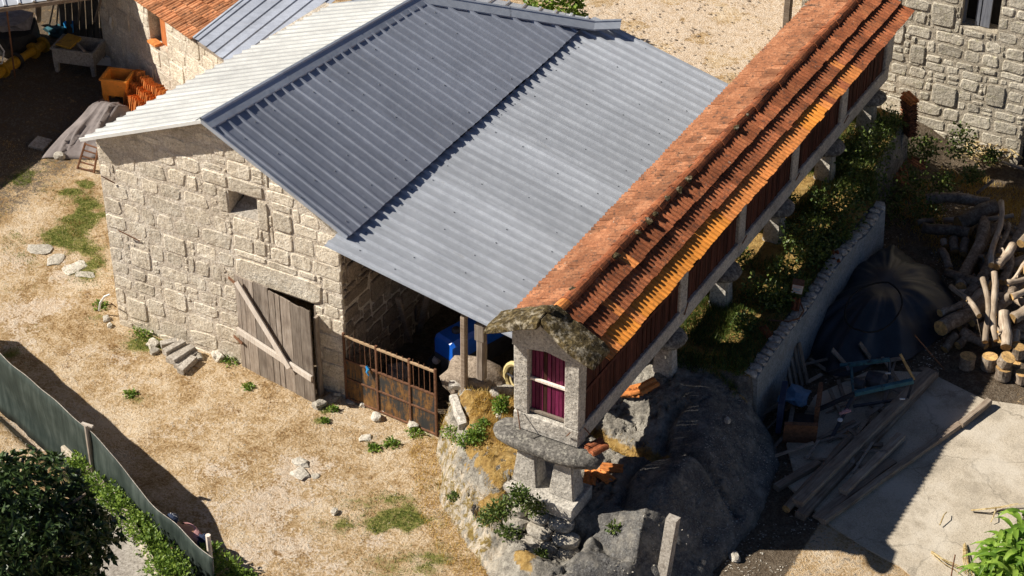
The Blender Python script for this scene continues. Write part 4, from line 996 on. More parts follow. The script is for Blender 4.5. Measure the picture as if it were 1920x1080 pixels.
# ================================================================== HOUSE on the right
house = thing('stone_house', 'tall house of coursed grey-brown granite with a dark window, behind the granary end', 'house', (7, 14, 0))
HY = 14.75
hop = []
w0 = aty(1800, 46, HY); w1 = aty(1872, 46, HY); hop.append((w0.x, w1.x, w0.z - .02, w0.z + 1.25))
d0_ = aty(1907, 310, HY); hop.append((d0_.x, d0_.x + .95, -.8, aty(1907, 198, HY).z))
core = MB(); core_wall(core, (0, HY, 0), (1, 0), (0, -1), 2.7, 14, -.9, lambda s: 6.0, hop, .5)
core.box((2.7, 15.25, -.8), (3.1, 20, 6)); core.box((13.6, 15.25, -.8), (14, 20, 6)); core.box((3.1, 19.6, -.8), (13.6, 20, 6)); core.obj('wall', M['mortar_dark'], house)
stone_wall(house, (0, HY, 0), (1, 0), (0, -1), 2.7, 10.9, -.6, lambda s: 4.9, hop, (.19, .38), (.26, .72), M['granite_grey'], joint=.022, proud=(.010, .030), rnd=.44, rough=.14, cut=.018)
wx0, wx1, wz0, wz1 = hop[0]
mb = MB(); mb.box((wx0 - .05, HY + .42, wz0 - .05), (wx1 + .05, HY + .46, wz1 + .05)); mb.obj('window_back', M['dark_in'], house)
fr = MB(); fr.box((wx0, HY + .16, wz0), (wx0 + .05, HY + .22, wz1)); fr = fr.obj('window', M['grey_door'], house)
for xx, ww in ((wx0 + .28, .09), (wx0 + .40, .20)):
    mb = MB(); mb.box((xx, HY + .15, wz0 + .02), (xx + ww, HY + .2, wz1)); mb.obj('shutter_board', M['grey_door'], fr)
mb = MB(); mb.box((hop[1][0] - .02, HY + .3, -.7), (hop[1][1] + .02, HY + .34, hop[1][3] + .1)); mb.obj('door', M['shed_wall'], house)
mb = MB(); mb.hexa([Vector(p) for p in ((2.4, 14.4, 6.0), (14.3, 14.4, 6.0), (14.3, 17.2, 7.2), (2.4, 17.2, 7.2), (2.4, 14.4, 6.1), (14.3, 14.4, 6.1), (14.3, 17.2, 7.3), (2.4, 17.2, 7.3))])
mb.hexa([Vector(p) for p in ((2.4, 17.2, 7.2), (14.3, 17.2, 7.2), (14.3, 20.4, 5.6), (2.4, 20.4, 5.6), (2.4, 17.2, 7.3), (14.3, 17.2, 7.3), (14.3, 20.4, 5.7), (2.4, 20.4, 5.7))]); mb.obj('roof', M['tile_house'], house)
p = aty(1474, 60, 14.3); mb = MB(); mb.beam((p.x, 14.3, -.1), (p.x, 14.32, 4.6), .16, .14, up=(0, 1, 0), jit=.01, seg=4)
mb.obj('wooden_post', M['beam_wood'], label='upright square wooden post at the left corner of the stone house', cat='post')
mb = MB(); q0 = at(1865, 306, -.4); mb.beam((q0.x, q0.y, -.30), (q0.x + 1.3, q0.y - .12, -.32), .07, .05); mb.obj('pale_rail', M['concrete_piece'], label='thin pale rail lying on the ground by the house doorway', cat='rail')

# ================================================================== LEFT OUTBUILDING
lb_ = thing('outbuilding', 'small granite outbuilding with an orange shuttered window, clay tiles and metal sheets on its roof', 'outbuilding', (-8, 7, 0))
e0 = at(250, -18, 2.4); e1 = at(452, 122, 2.4); wdv = (e1 - e0); wdv.z = 0; WL = wdv.length; wdv.normalize(); wnr = Vector((wdv.y, -wdv.x, 0))
win0 = None
def s_of(px, py):   # point on the outbuilding wall plane
    d = _ray(px, py); t = ((e0 - CAM).dot(wnr)) / d.dot(wnr); p = CAM + d * t; return (p - e0).dot(wdv), p.z
sa, za1 = s_of(275, 10); sb, zb1 = s_of(308, 30); sc1, zc1 = s_of(305, 92); sd1, zd1 = s_of(275, 72)
WS0 = s_of(196, 95)[0]
lop = [(sa, sb, (zc1 + zd1) / 2, (za1 + zb1) / 2)]
core = MB(); core_wall(core, (e0.x, e0.y, 0), (wdv.x, wdv.y), (wnr.x, wnr.y), WS0, WL + .15, -.5, lambda s: 2.36, lop, .45); core.obj('wall', M['mortar'], lb_)
stone_wall(lb_, (e0.x, e0.y, 0), (wdv.x, wdv.y), (wnr.x, wnr.y), WS0 + .02, WL + .15, -.3, lambda s: 2.33, lop, (.22, .38), (.3, .7), M['granite'], joint=.015, proud=(.002, .02), rnd=.38, rough=.07)
def lpt(s, z, d): return Vector((e0.x + wdv.x * s + wnr.x * d, e0.y + wdv.y * s + wnr.y * d, z))
sA, sB, zA, zB = lop[0]
mb = MB(); mb.hexa([lpt(sA - .05, zA - .05, -.34), lpt(sB + .05, zA - .05, -.34), lpt(sB + .05, zA - .05, -.38), lpt(sA - .05, zA - .05, -.38), lpt(sA - .05, zB + .05, -.34), lpt(sB + .05, zB + .05, -.34), lpt(sB + .05, zB + .05, -.38), lpt(sA - .05, zB + .05, -.38)])
wn_ = mb.obj('window', M['dark_in'], lb_)
for a, b in ((.34, .66), (.68, 1.0)):
    mb = MB(); u0, u1 = sA + (sB - sA) * a, sA + (sB - sA) * b
    mb.hexa([lpt(u0, zA, -.15), lpt(u1, zA, -.15), lpt(u1, zA, -.18), lpt(u0, zA, -.18), lpt(u0, zB, -.15), lpt(u1, zB, -.15), lpt(u1, zB, -.18), lpt(u0, zB, -.18)]); mb.obj('shutter', M['red_shutter'], wn_)
mb = MB(); mb.hexa([lpt(sA + .02, zA - .0, .10), lpt(sA + .34, zA - .0, .08), lpt(sA + .34, zA, -.1), lpt(sA + .02, zA, -.1), lpt(sA + .02, zA + .06, .10), lpt(sA + .34, zA + .06, .08), lpt(sA + .34, zA + .06, -.1), lpt(sA + .02, zA + .06, -.1)])
mb.obj('clay_brick', M['orange_new'], label='orange clay brick lying on the outbuilding window sill', cat='brick')
# tiled part of its roof
s_t, _ = s_of(377, 60)
up = -wnr * .93 + Vector((0, 0, .36)); up.normalize(); nrm_ = wdv.cross(up).normalized()
lti = parent_inv(lb_); th = [tile_mesh('roof_tile', .21, .42, M['tile_house'], s + 20) for s in range(4)]
for c in range(7):
    s = s_t - .12; k = 0
    while s > -3.2 and k < 30:
        p = lpt(s, 2.38, .16) + up * (.34 + c * .30)
        if c < 7 and (s > -1.6):
            o = link('roof_tile', random.choice(th), lb_); o.matrix_parent_inverse = lti
            M3 = Matrix((wdv, up, nrm_)).transposed().to_4x4() @ Matrix.Rotation(random.uniform(-.03, .03), 4, 'Z')
            o.matrix_basis = Matrix.Translation(p + nrm_ * .03) @ M3
        s -= .205; k += 1
mb = MB(); a = lpt(-3, 2.37, .14); b = lpt(WL + .1, 2.37, .14)
mb.add([a, b, b + up * 2.6, a + up * 2.6, a - Vector((0, 0, .06)), b - Vector((0, 0, .06)), b + up * 2.6 - Vector((0, 0, .06)), a + up * 2.6 - Vector((0, 0, .06))], [(0, 1, 2, 3), (7, 6, 5, 4), (0, 4, 5, 1), (1, 5, 6, 2), (2, 6, 7, 3), (3, 7, 4, 0)]); mb.obj('roof_deck', M['old_wood'], lb_)
u0 = lpt(s_t, 2.46, .2); u1 = lpt(WL + .35, 2.40, .2)
rib_roof(lb_, lambda t: (u0 + up * 5.2).lerp(u1 + up * 5.2, t), lambda t: u0.lerp(u1, t), 0, 1, 6, 3, M['sheet_dark'], rib_h=.03, rw=.07)
mb = MB(); mb.beam(u0 + Vector((0, 0, .0)), u0 + up * 5.2, .06, .05); mb.obj('rake_flashing', M['sheet_flash'], lb_)

# ================================================================== OPEN SHED top left, and an unseen building added to shade the yard
shd = thing('open_shed', 'dark open shed with a pale metal roof edge and tools inside', 'shed', (-14, 8, 0))
q0, q1 = at(0, 13, 2.4), at(95, 0, 2.4); dv = (q1 - q0).normalized(); pv = Vector((-dv.y, dv.x, 0))
f0 = q0 - dv * 3.2; f1 = q1 + dv * 2.0
rib_roof(shd, lambda t: (f0 + pv * 4.5 + Vector((0, 0, .5))).lerp(f1 + pv * 4.5 + Vector((0, 0, .5)), t), lambda t: f0.lerp(f1, t), 0, 1, 20, 4, M['sheet'])
mb = MB(); mb.beam(f0 + Vector((0, 0, -.07)), f1 + Vector((0, 0, -.07)), .08, .1); mb.obj('eave_beam', M['beam_wood'], shd)
pb = at(28, 145, -.2); mb = MB(); mb.tube([pb, at(12, 14, 2.3)], .022, 6); mb.obj('prop', M['rust'], shd)
bw0 = at(60, -40, -.2); bw1 = at(262, -40, -.2)
mb = MB(); e = (bw1 - bw0).normalized(); mb.beam(bw0 - e * 4 + Vector((-.4, .9, 1.1)), bw1 + e * 2.5 + Vector((-.4, .9, 1.1)), .15, 2.8); mb.obj('back_wall', M['shed_wall'], shd)
for k in range(7):  # dark boards added to deepen the shade in the shed
    mb = MB(); a_ = at(118 + k * 13, 58 + k * 7, -.2); b_ = a_ + Vector((-.1, .35, 2.3)); mb.beam(a_, b_, .19, .03, up=(1, 0, 0), jit=.01, seg=2); mb.obj('shade_board', M['shed_wall'], shd)
nb = thing('shade_building', 'unseen plain building added left of the yard to throw shade over the grass', 'building', (-15, 2, 0))  # out-of-view block placed for its shadow
mb = MB(); mb.box((-18, -3.2, -.4), (-13.62, 5.0, 2.45)); mb.obj('wall', M['mortar_dark'], nb)
mb = MB(); mb.hexa([Vector(p) for p in ((-18.2, -3.4, 2.45), (-13.55, -3.4, 2.45), (-13.55, 5.2, 2.45), (-18.2, 5.2, 2.45), (-16.8, -3.4, 3.3), (-14.9, -3.4, 3.15), (-14.9, 5.2, 3.15), (-16.8, 5.2, 3.3))]); mb.obj('roof', M['tile_house'], nb)
# tools and clutter inside the open shed
def pole(px0, py0, z0, px1, py1, z1, r, mat, name, label, cat, group=None):
    mb = MB(); mb.tube([at(px0, py0, z0), at(px1, py1, z1)], r, 6); return mb.obj(name, mat, label=label, cat=cat, group=group)
pole(92, 50, -.1, 108, -25, 1.9, .02, M['old_wood'], 'tool_handle', 'thin wooden handle leaning in the dark shed, leftmost of four', 'handle', 'handles leaning in the shed')
pole(106, 50, -.1, 112, -25, 1.9, .02, M['old_wood'], 'tool_handle', 'thin wooden handle leaning in the dark shed, second of four from the left', 'handle', 'handles leaning in the shed')
pole(145, 55, -.1, 153, -15, 1.9, .022, M['old_wood'], 'tool_handle', 'wooden handle leaning beside the blue bucket', 'handle', 'handles leaning in the shed')
pole(172, 60, -.1, 190, -5, 1.9, .03, M['old_wood'], 'tool_handle', 'thick wooden pole leaning against the outbuilding end', 'handle', 'handles leaning in the shed')
pole(72, 38, -.1, 72, -20, 2.2, .07, M['beam_wood'], 'shed_post', 'round upright timber post inside the dark shed', 'post')
mb = MB(); p = on_ground(131, 60); mb.lathe([(.10, 0), (.13, .26), (.12, .26), (.09, .02), (0.0, .02)], 14); mb.obj('bucket', M['blue_plastic'], label='small blue bucket standing in the dark shed', cat='bucket', loc=p)
mb = MB(); p = on_ground(205, 118); mb.box((-.26, -.14, 0), (.26, .14, .22)); o = mb.obj('crate', M['white'], label='low white crate beside the concrete sink', cat='crate', loc=p, rot=(0, 0, .35)); 
mb = MB(); mb.beam(at(212, 52, .9), at(207, 38, 1.2), .05, .16); mb.obj('white_board', M['white'], label='small white board leaning in the shed near the outbuilding wall', cat='board')
# green heap
for (px, py, mt, lab, r) in ((108, 64, 'teal', 'crumpled green bag on the shed floor near the blue bucket', .2), (57, 72, 'cloth', 'pale crumpled sack on the shed floor beside the draped heap', .16)):
    p = on_ground(px, py); me = rock_mesh('bag', M[mt], r * 1.3, r, r * .6, int(px), .5); link('bag', me, loc=(p.x, p.y, p.z + .1), label=lab, cat='bag')
p = on_ground(18, 88); me = rock_mesh('draped_heap', M['dark'], .75, .6, .42, 5, .25); link('draped_heap', me, loc=(p.x, p.y, p.z + .3), label='dark heap at the left edge partly covered by a pale blanket', cat='heap')
me = rock_mesh('blanket', M['cloth'], .60, .50, .16, 8, .5); link('blanket', me, loc=(p.x - .05, p.y + .1, p.z + .72), label='pale crumpled blanket draped over the dark heap', cat='blanket')
# yellow machine arm
ya, yb = on_ground(-12, 158), on_ground(86, 97); yr = thing('machine_shaft', 'yellow painted machine shaft with collars lying across the shaded ground', 'machine part', ((ya + yb) / 2))
ya.z += .22; yb.z += .22; mb = MB(); mb.tube([ya.lerp(yb, k / 10) for k in range(11)], [.13, .15, .11, .12, .15, .13, .09, .10, .13, .12, .14], 10); mb.obj('shaft', M['yellow'], yr, smooth=False)
for t in (.2, .47, .78, .97):
    c = ya.lerp(yb, t); d = (yb - ya).normalized() * .035; mb = MB(); mb.tube([c - d, c + d], .2, 12); mb.obj('collar', M['yellow'] if t != .47 else M['dark'], yr)
mb = MB(); c = ya.lerp(yb, .12) + Vector((0, .1, .1)); mb.tube([c + Vector((-.1, .1, .6)), c + Vector((-.02, .2, .3)), c + Vector((.05, 0, .1)), c + Vector((-.3, -.05, -.05))], .02, 6); mb.obj('white_hose', M['white'], label='bent white hose over the yellow shaft at the left edge', cat='hose')
def sink(name, pxc, z, mats, label, rot, sx, sy, h, cat):
    p = on_ground(*pxc); t = thing(name, label, cat, p, rot)
    mi = parent_mat(t)
    def T(mb): 
        for v in mb.v: v.xyz = mi @ v
        return mb
    mb = MB(); hz = h * .45; b = .045
    for (x0, y0, x1, y1) in ((-sx, -sy, sx, -sy + b), (-sx, sy - b, sx, sy), (-sx, -sy + b, -sx + b, sy - b), (sx - b, -sy + b, sx, sy - b)): mb.box((x0, y0, hz), (x1, y1, h))
    mb.box((-sx + b, -sy + b, hz), (sx - b, sy - b, hz + .04)); T(mb).obj('basin', mats, t)
    mb = MB()
    for (x0, y0, x1, y1) in ((-sx - .03, -sy - .03, sx + .03, -sy + .03), (-sx - .03, sy - .03, sx + .03, sy + .03), (-sx - .03, -sy + .03, -sx + .03, sy - .03), (sx - .03, -sy + .03, sx + .03, sy - .03)): mb.box((x0, y0, h - .001), (x1, y1, h + .035))
    T(mb).obj('rim', mats, t)
    for a in (-1, 1):
        for b_ in (-1, 1):
            mb = MB(); w2 = .09
            cx, cy = a * (sx - .055), b_ * (sy - .055)
            mb.hexa([Vector((cx - .04, cy - .04, 0)), Vector((cx + .04, cy - .04, 0)), Vector((cx + .04, cy + .04, 0)), Vector((cx - .04, cy + .04, 0)), Vector((cx - .054, cy - .054, hz + .0)), Vector((cx + .054, cy - .054, hz)), Vector((cx + .054, cy + .054, hz)), Vector((cx - .054, cy + .054, hz))]); T(mb).obj('leg', mats, t)
    return t, T, hz
t, T, hz = sink('concrete_sink', (152, 128), 0, M['concrete_piece'], 'old grey concrete laundry sink on four legs in the shade', .25, .52, .34, .62, 'sink')
mb = MB(); mb.beam((-.35, .3, .67), (.3, -.3, .66), .06, .03); T(mb).obj('plank', M['old_wood'], label='narrow plank lying across the grey concrete sink', cat='plank')
mb = MB(); mb.hexa([Vector(v) for v in ((-.48, -.2, .66), (-.05, -.3, .66), (.0, .2, .66), (-.38, .3, .66), (-.48, -.2, .69), (-.05, -.3, .69), (.0, .2, .73), (-.38, .3, .73))]); T(mb).obj('board', M['yellow'], label='dull yellow board resting on the grey concrete sink', cat='board')
t, T, hz = sink('orange_sink', (226, 192), 0, M['ochre'], 'orange sunlit laundry sink on legs beside the heap of clay tiles', .30, .30, .27, .70, 'sink')
me = rock_mesh('rubbish', M['dark'], .2, .18, .05, 3, .5); mi = parent_mat(t); link('rubbish', me, loc=mi @ Vector((0, 0, .50)), label='dark scraps lying inside the orange sink', cat='rubbish')
# heap of clay tiles by the outbuilding
pile = [tile_mesh('clay_tile', .22, .40, M['orange_new'], s + 50, lift=0) for s in range(4)]
def lay(me, p, ax, ay, az, label, group, cat='tile'):
    o = link(me.name.split('.')[0], me, label=label, cat=cat, group=group); o.rotation_mode = 'XYZ'; o.location = p; o.rotation_euler = (ax, ay, az); return o
def wallpt(px, py, d): # point near the wall foot
    s_, z_ = s_of(px, py); return lpt(s_, 0, d)
wa = math.atan2(wdv.y, wdv.x)
c0 = on_ground(268, 178); c1 = on_ground(362, 165)
for row, (d, zz) in enumerate(((.66, -.14), (.46, .0), (.26, .14))):
    nk = (17, 24, 22)[row]
    for k in range(nk):
        s0_ = s_of(270, 178)[0] + .15; s = s0_ + .1 + k * .058 + (.30, .06, .0)[row]; p = lpt(s, zz + .02 + (.38 if row < 3 else 0) - .02, d + random.uniform(-.03, .03)) + Vector((0, 0, random.uniform(-.05, .04)))
        o = link('clay_tile', random.choice(pile), label='orange clay tile standing on edge in the stacked rows against the outbuilding wall', cat='tile', group='clay tiles stacked against the outbuilding')
        # stood upright, width along the depth direction
        xa = wnr; ya_ = (Vector((0, 0, 1)) + wnr * -.15 + wdv * random.uniform(.02, .12)).normalized(); za_ = xa.cross(ya_).normalized(); xa = ya_.cross(za_)
        o.matrix_basis = Matrix.Translation(p) @ Matrix((xa, ya_, za_)).transposed().to_4x4()
for k in range(22):
    p = on_ground(random.uniform(255, 325), random.uniform(165, 188)); o = lay(random.choice(pile), (p.x + random.uniform(-.1, .1), p.y + random.uniform(-.1, .1), p.z + .05 + .05 * (k % 4)), random.uniform(-.5, .5), random.uniform(-.3, .3), random.uniform(0, 6.3), 'orange clay tile tumbled flat in front of the stacked rows by the outbuilding', 'clay tiles tumbled before the stack')
# grey-brown tarpaulin over a heap
def drape(name, pts_px, ph, mat, label, seed, nu=26, nv=22, fold=.05, cat='tarpaulin', topz=.9):
    """quad patch between four corners given in plan, bulged to height ph with folds"""
    a, b, c, d = pts_px; vs = []; fs = []
    for i in range(nu + 1):
        for j in range(nv + 1):
            u, v = i / nu, j / nv; p = a.lerp(b, u).lerp(d.lerp(c, u), v)
            w_ = mnoise.noise(Vector((u * 2.5 + seed, v * 2.5, 0)))
            h = ph(u, v); r = abs(mnoise.noise(Vector((u * 9 + v * 2 + seed, v * 1.5 - u, 1)))) * 1.6 + .25 * abs(mnoise.noise(Vector((u * 22, v * 4, seed))))
            z = p.z + h + fold * (r ** 1.5) * min(1, h * 3 + .3) + .05 * w_
            vs.append((p.x + .06 * w_, p.y + .05 * mnoise.noise(Vector((u * 4, v * 4, seed))), z))
    for i in range(nu):
        for j in range(nv):
            q = i * (nv + 1) + j; fs.append((q, q + nv + 1, q + nv + 2, q + 1))
    me = mesh_from(name, vs, fs, mat, smooth=True); o = link(name, me, label=label, cat=cat)
    if me.polygons[0].normal.z < 0: me.flip_normals()
    m = o.modifiers.new('solid', 'SOLIDIFY'); m.thickness = .01; m.offset = -1; return o
g = -.2
ta, tb_, tc_, td = at(78, 298, g), at(195, 300, g), at(260, 235, g), at(190, 205, g)
drape('tarpaulin', (ta, tb_, tc_, td), lambda u, v: .62 * (v ** .8) * (math.sin(math.pi * min(1, .12 + u * .8)) ** .7) * (1 - .5 * max(0, v - .8) * 5) + .02, M['tarp_grey'], 'crumpled grey-brown tarpaulin draped over a heap left of the barn', 3, fold=.15)
mb = MB(); p = on_ground(76, 272); mb.box((-.18, -.22, .0), (.18, .22, .05)); mb.obj('paving_slab', M['concrete_piece'], label='square grey slab lying flat at the left end of the tarpaulin', cat='slab', loc=(p.x, p.y, p.z + .02), rot=(0, 0.1, .2))
# rusty metal rack leaning by the barn corner
rk = thing('metal_rack', 'rusty iron rack with cross bars leaning beside the barn corner', 'rack', on_ground(162, 318))
a0, a1 = on_ground(145, 316), on_ground(176, 324); top0, top1 = at(160, 268, .55), at(184, 276, .55)
for p, q in ((a0, top0), (a1, top1)):
    mb = MB(); mb.beam(p, q, .04, .04); mb.obj('side_rail', M['rust'], rk)
for k in range(5):
    mb = MB(); mb.beam(a0.lerp(top0, .04 + k * .23), a1.lerp(top1, .04 + k * .23), .03, .03); mb.obj('cross_bar', M['rust'], rk)
me = rock_mesh('loose_stone', M['pebble'], .14, .09, .09, 31, .12, 2); p = on_ground(112, 297); link('loose_stone', me, loc=(p.x, p.y, p.z + .06), rot=(0, 0, .3), label='squared beige stone holding the front edge of the grey-brown tarpaulin', cat='stone')
# hose at the barn's left foot, iron bars in the barn wall
mb = MB(); mb.tube([at(206, 552, .35), at(196, 556, .30), at(188, 568, .12), at(186, 582, -.1)], .022, 7); mb.obj('hose', M['white'], label='grey pipe curving out of the ground at the barn left corner', cat='pipe')
for (q0_, q1_) in (((190, 330), (216, 344)), ((222, 432), (262, 452)), ((208, 568), (218, 576))):
    p, q = aty(*q0_, -.2), aty(*q1_, -.1); mb = MB(); mb.tube([p, q], .012, 6); mb.obj('iron_pin', M['rust'], barn)

# ================================================================== FENCE along the lane
fen = thing('net_fence', 'dark green shade-net fence running along the lane at lower left', 'fence', (-2, -4.6, 0))
def fpt(s):
    segs = list(zip(FENCE, FENCE[1:])); L_ = [math.dist(a, b) for a, b in segs]; tot = sum(L_); d = s * tot
    for (a, b), l_ in zip(segs, L_):
        if d <= l_ or (a, b) == segs[-1]: return Vector((a[0] + (b[0] - a[0]) * d / l_, a[1] + (b[1] - a[1]) * d / l_, 0))
        d -= l_
vs = []; fs = []; NU = 90; NV = 8
for i in range(NU + 1):
    s = i / NU; p = fpt(s); ztop = 1.49 - .03 * math.sin(math.pi * min(1, s / .64)) - .50 * float(sstep(.645, .86, np.array(s)))
    for j in range(NV + 1):
        t_ = j / NV; b_ = .05 * mnoise.noise(Vector((s * 14, t_ * 2, 0))) + .03 * mnoise.noise(Vector((s * 40, t_ * 1.5, 4))) * (1 - t_)
        vs.append((p.x + b_ * .3, p.y + b_, -.1 + t_ * (ztop + .1)))
for i in range(NU):
    for j in range(NV): q = i * (NV + 1) + j; fs.append((q, q + NV + 1, q + NV + 2, q + 1))
me = mesh_from('net', vs, fs, M['net'], smooth=True); o = link('net', me, fen); o.matrix_parent_inverse = parent_inv(fen)
m_ = o.modifiers.new('s', 'SOLIDIFY'); m_.thickness = .006
mb = MB(); mb.tube([(v[0], v[1], v[2]) for v in vs[NV::NV + 1]], .007, 4); mb.obj('top_wire', M['concrete_piece'], fen)
for (px, py, h_, mt) in ((157, 801, 1.58, 'old_wood'), (385, 1008, 1.15, 'pale_wood')):
    p = at(px, py, h_); mb = MB(); mb.tube([(p.x, p.y + .07, -.1), (p.x, p.y + .07, h_)], .045, 8); mb.obj('fence_post', M[mt], fen)
p = at(160, 801, 1.58); mb = MB(); mb.beam((p.x - .12, p.y + .06, 1.58), (p.x + .10, p.y + .08, 1.575), .05, .04); mb.obj('post_cap', M['pale_wood'], fen)

# ================================================================== LEAF AND GRASS MESHES
def fast_mesh(name, V, Q, mat):
    me = bpy.data.meshes.new(name); V = np.asarray(V, np.float32); Q = np.asarray(Q, np.int32); k = Q.shape[1]
    me.vertices.add(len(V)); me.vertices.foreach_set('co', V.ravel()); me.loops.add(Q.size); me.loops.foreach_set('vertex_index', Q.ravel())
    me.polygons.add(len(Q)); me.polygons.foreach_set('loop_start', (np.arange(len(Q)) * k).astype(np.int32)); me.update(calc_edges=True); me.materials.append(mat); return me
def leaves(C, D, L_, W_, rs, fold=.35, up=None):
    """C centres, D unit directions -> two quads per leaf folded on the midrib"""
    n = len(C); r = rs.normal(size=(n, 3)); 
    if up is not None: r = r * .55 + np.array(up)
    S = np.cross(D, r); S /= np.linalg.norm(S, axis=1, keepdims=True) + 1e-9; N = np.cross(S, D)
    L_ = L_[:, None]; W_ = W_[:, None]
    a = C; m1 = C + D * L_ * .5 - N * L_ * .02; tip = C + D * L_ - N * L_ * .14; l1 = C + D * L_ * .5 + S * W_ + N * W_ * fold; r1 = C + D * L_ * .5 - S * W_ + N * W_ * fold
    V = np.stack([a, m1, tip, l1, r1], 1).reshape(-1, 3); b = np.arange(n)[:, None] * 5
    Q = np.concatenate([b + np.array([[0, 1, 3]]), b + np.array([[3, 1, 2]]), b + np.array([[0, 4, 1]]), b + np.array([[4, 2, 1]])]); return V, Q
def rdir(rs, n, upb=0.0):
    d = rs.normal(size=(n, 3)); d[:, 2] += upb; return d / np.linalg.norm(d, axis=1, keepdims=True)
def bush(name, c, r, n, leaf, mat, label, cat, seed, parent=None, whorl=0, shell=.45, group=None, lw=.32, rnd=.25, upb=.4):
    rs = np.random.RandomState(seed); c = np.array(c, float); r = np.array(r if hasattr(r, '__len__') else (r, r, r), float)
    d = rdir(rs, n); rad = shell + (1 - shell) * rs.rand(n) ** .6; lump = 1 + rnd * np.sin(d[:, 0] * 5 + seed) * np.cos(d[:, 1] * 4 + d[:, 2] * 6 + seed * 2)
    P = c + d * r * (rad * lump)[:, None]
    if whorl:
        P = np.repeat(P, whorl, 0); ax = np.repeat(d + rs.normal(size=d.shape) * .35 + np.array([0, 0, .35]), whorl, 0); ax /= np.linalg.norm(ax, axis=1, keepdims=True)
        q = rdir(rs, len(P)); q -= ax * (q * ax).sum(1, keepdims=True); q /= np.linalg.norm(q, axis=1, keepdims=True); D = q + ax * .35; D /= np.linalg.norm(D, axis=1, keepdims=True)
        V, Q = leaves(P, D, leaf * rs.uniform(.65, 1.2, len(P)), leaf * lw * rs.uniform(.8, 1.1, len(P)), rs, up=None)
    else:
        D = rdir(rs, n, upb) * .7 + d * .6; D /= np.linalg.norm(D, axis=1, keepdims=True)
        V, Q = leaves(P, D, leaf * rs.uniform(.6, 1.3, n), leaf * lw * rs.uniform(.8, 1.2, n), rs, up=(0, 0, 1))
    me = fast_mesh(name, V, Q, mat); o = link(name, me, parent, label=label, cat=cat, group=group)
    if parent: o.matrix_parent_inverse = parent_inv(parent)
    return o
# tree at lower left
tc0 = at(10, 1025, 4.6); tree = thing('broadleaf_tree', 'dark glossy broadleaf tree at the lower left corner beside the lane', 'tree', (tc0.x, tc0.y, 0))
mb = MB(); mb.tube([(tc0.x, tc0.y, -.2), (tc0.x + .06, tc0.y, 1.5), (tc0.x - .04, tc0.y + .05, 3.2), (tc0.x, tc0.y + .05, 4.6)], [.19, .15, .11, .05], 9)
for k in range(9):
    a = k * .9; z_ = 2.6 + k * .22; mb.tube([(tc0.x, tc0.y, z_), (tc0.x + math.cos(a) * .6, tc0.y + math.sin(a) * .6, z_ + .5), (tc0.x + math.cos(a) * 1.2, tc0.y + math.sin(a) * 1.2, z_ + .8)], [.06, .04, .015], 6)
mb.obj('trunk', M['bark'], tree)
co_ = bush('crown', (tc0.x, tc0.y, 4.35), (1.36, 1.6, 1.45), 2100, .155, M['leaf_dark'], None, None, 5, tree, whorl=6, shell=.55, lw=.21, rnd=.14); co_['kind'] = 'stuff'
co_ = bush('inner_crown', (tc0.x, tc0.y, 4.2), (1.25, 1.4, 1.05), 1000, .16, M['leaf_dark'], None, None, 6, tree, whorl=6, shell=.1, lw=.25); co_['kind'] = 'stuff'
# hedge of wild plants along the lane side of the fence
k = 0
for (px, py, r, n) in sorted(((152, 880, .24, 260), (180, 905, .24, 260), (205, 935, .26, 300), (232, 955, .30, 340), (258, 985, .30, 360), (285, 1015, .30, 340), (312, 1045, .28, 320), (330, 1075, .3, 320), (215, 925, .3, 260), (140, 862, .16, 150), (300, 1062, .3, 320)), key=lambda t_: t_[1]):
    p = at(px, py, .62); bush('wild_plant', (p.x, p.y, .58), (r, r, r * .85), int(n * 1.3), .075, M['leaf_mid'], 'bright green leafy plant in the fence strip, %s down from its upper end' % ORD[k], 'plant', 40 + k, group='wild plants along the fence', shell=.2, lw=.28); k += 1
for (px, py, r, lab) in ((392, 1040, .26, 'green bushy plant just right of the last fence post'), (425, 1066, .28, 'green bushy plant at the bottom edge beyond the fence end'), (455, 1085, .22, 'small green plant cut by the bottom edge, rightmost of the fence plants')):
    p = at(px, py, .35); bush('wild_plant', (p.x, p.y, .3), (r, r, r), 420, .08, M['leaf_mid'], lab, 'plant', 60 + int(px), shell=.15, lw=.28)
# bush beyond the barn
p = at(1040, 12, .9); bush('green_bush', (p.x, p.y, .75), (.75, .6, .8), 1100, .14, M['leaf_mid'], 'bright green bush showing behind the barn ridge at the top', 'bush', 77, shell=.5, lw=.42)
# weeds and small plants in the yard
for k, (px, py, r, lab) in enumerate(((270, 628, .20, 'green weed against the barn foot above the concrete posts'), (300, 622, .15, 'yellow-green weed at the barn foot right of the larger weed'), (434, 678, .17, 'round bright green weed just left of the plank door'),
      (465, 727, .09, 'tiny green weed in front of the plank door foot'), (626, 768, .07, 'tiny green weed beside the broken slabs at the barn corner'), (780, 812, .16, 'green weed below the right end of the rusty gate'), (735, 833, .12, 'small green weed in the yard left of the gate-end weed'),
      (702, 842, .10, 'small spiky weed in the yard below the white stone'), (610, 790, .06, 'tiny weed in the yard below the slabs'), (850, 815, .20, 'creeping green plant on the left rim of the outcrop'), (872, 830, .18, 'creeping green plant on the outcrop edge, right of another'), (245, 740, .10, 'faint green weed in the dry grass left of the door'), (190, 575, .14, 'low green weed by the grey pipe at the barn corner'))):
    p = on_ground(px, py); bush('weed', (p.x, p.y, p.z + r * .2), (r * 1.25, r * 1.1, r * .4), int(70 + r * 650), .06, M['leaf_mid'], lab, 'weed', 90 + k, shell=.1)
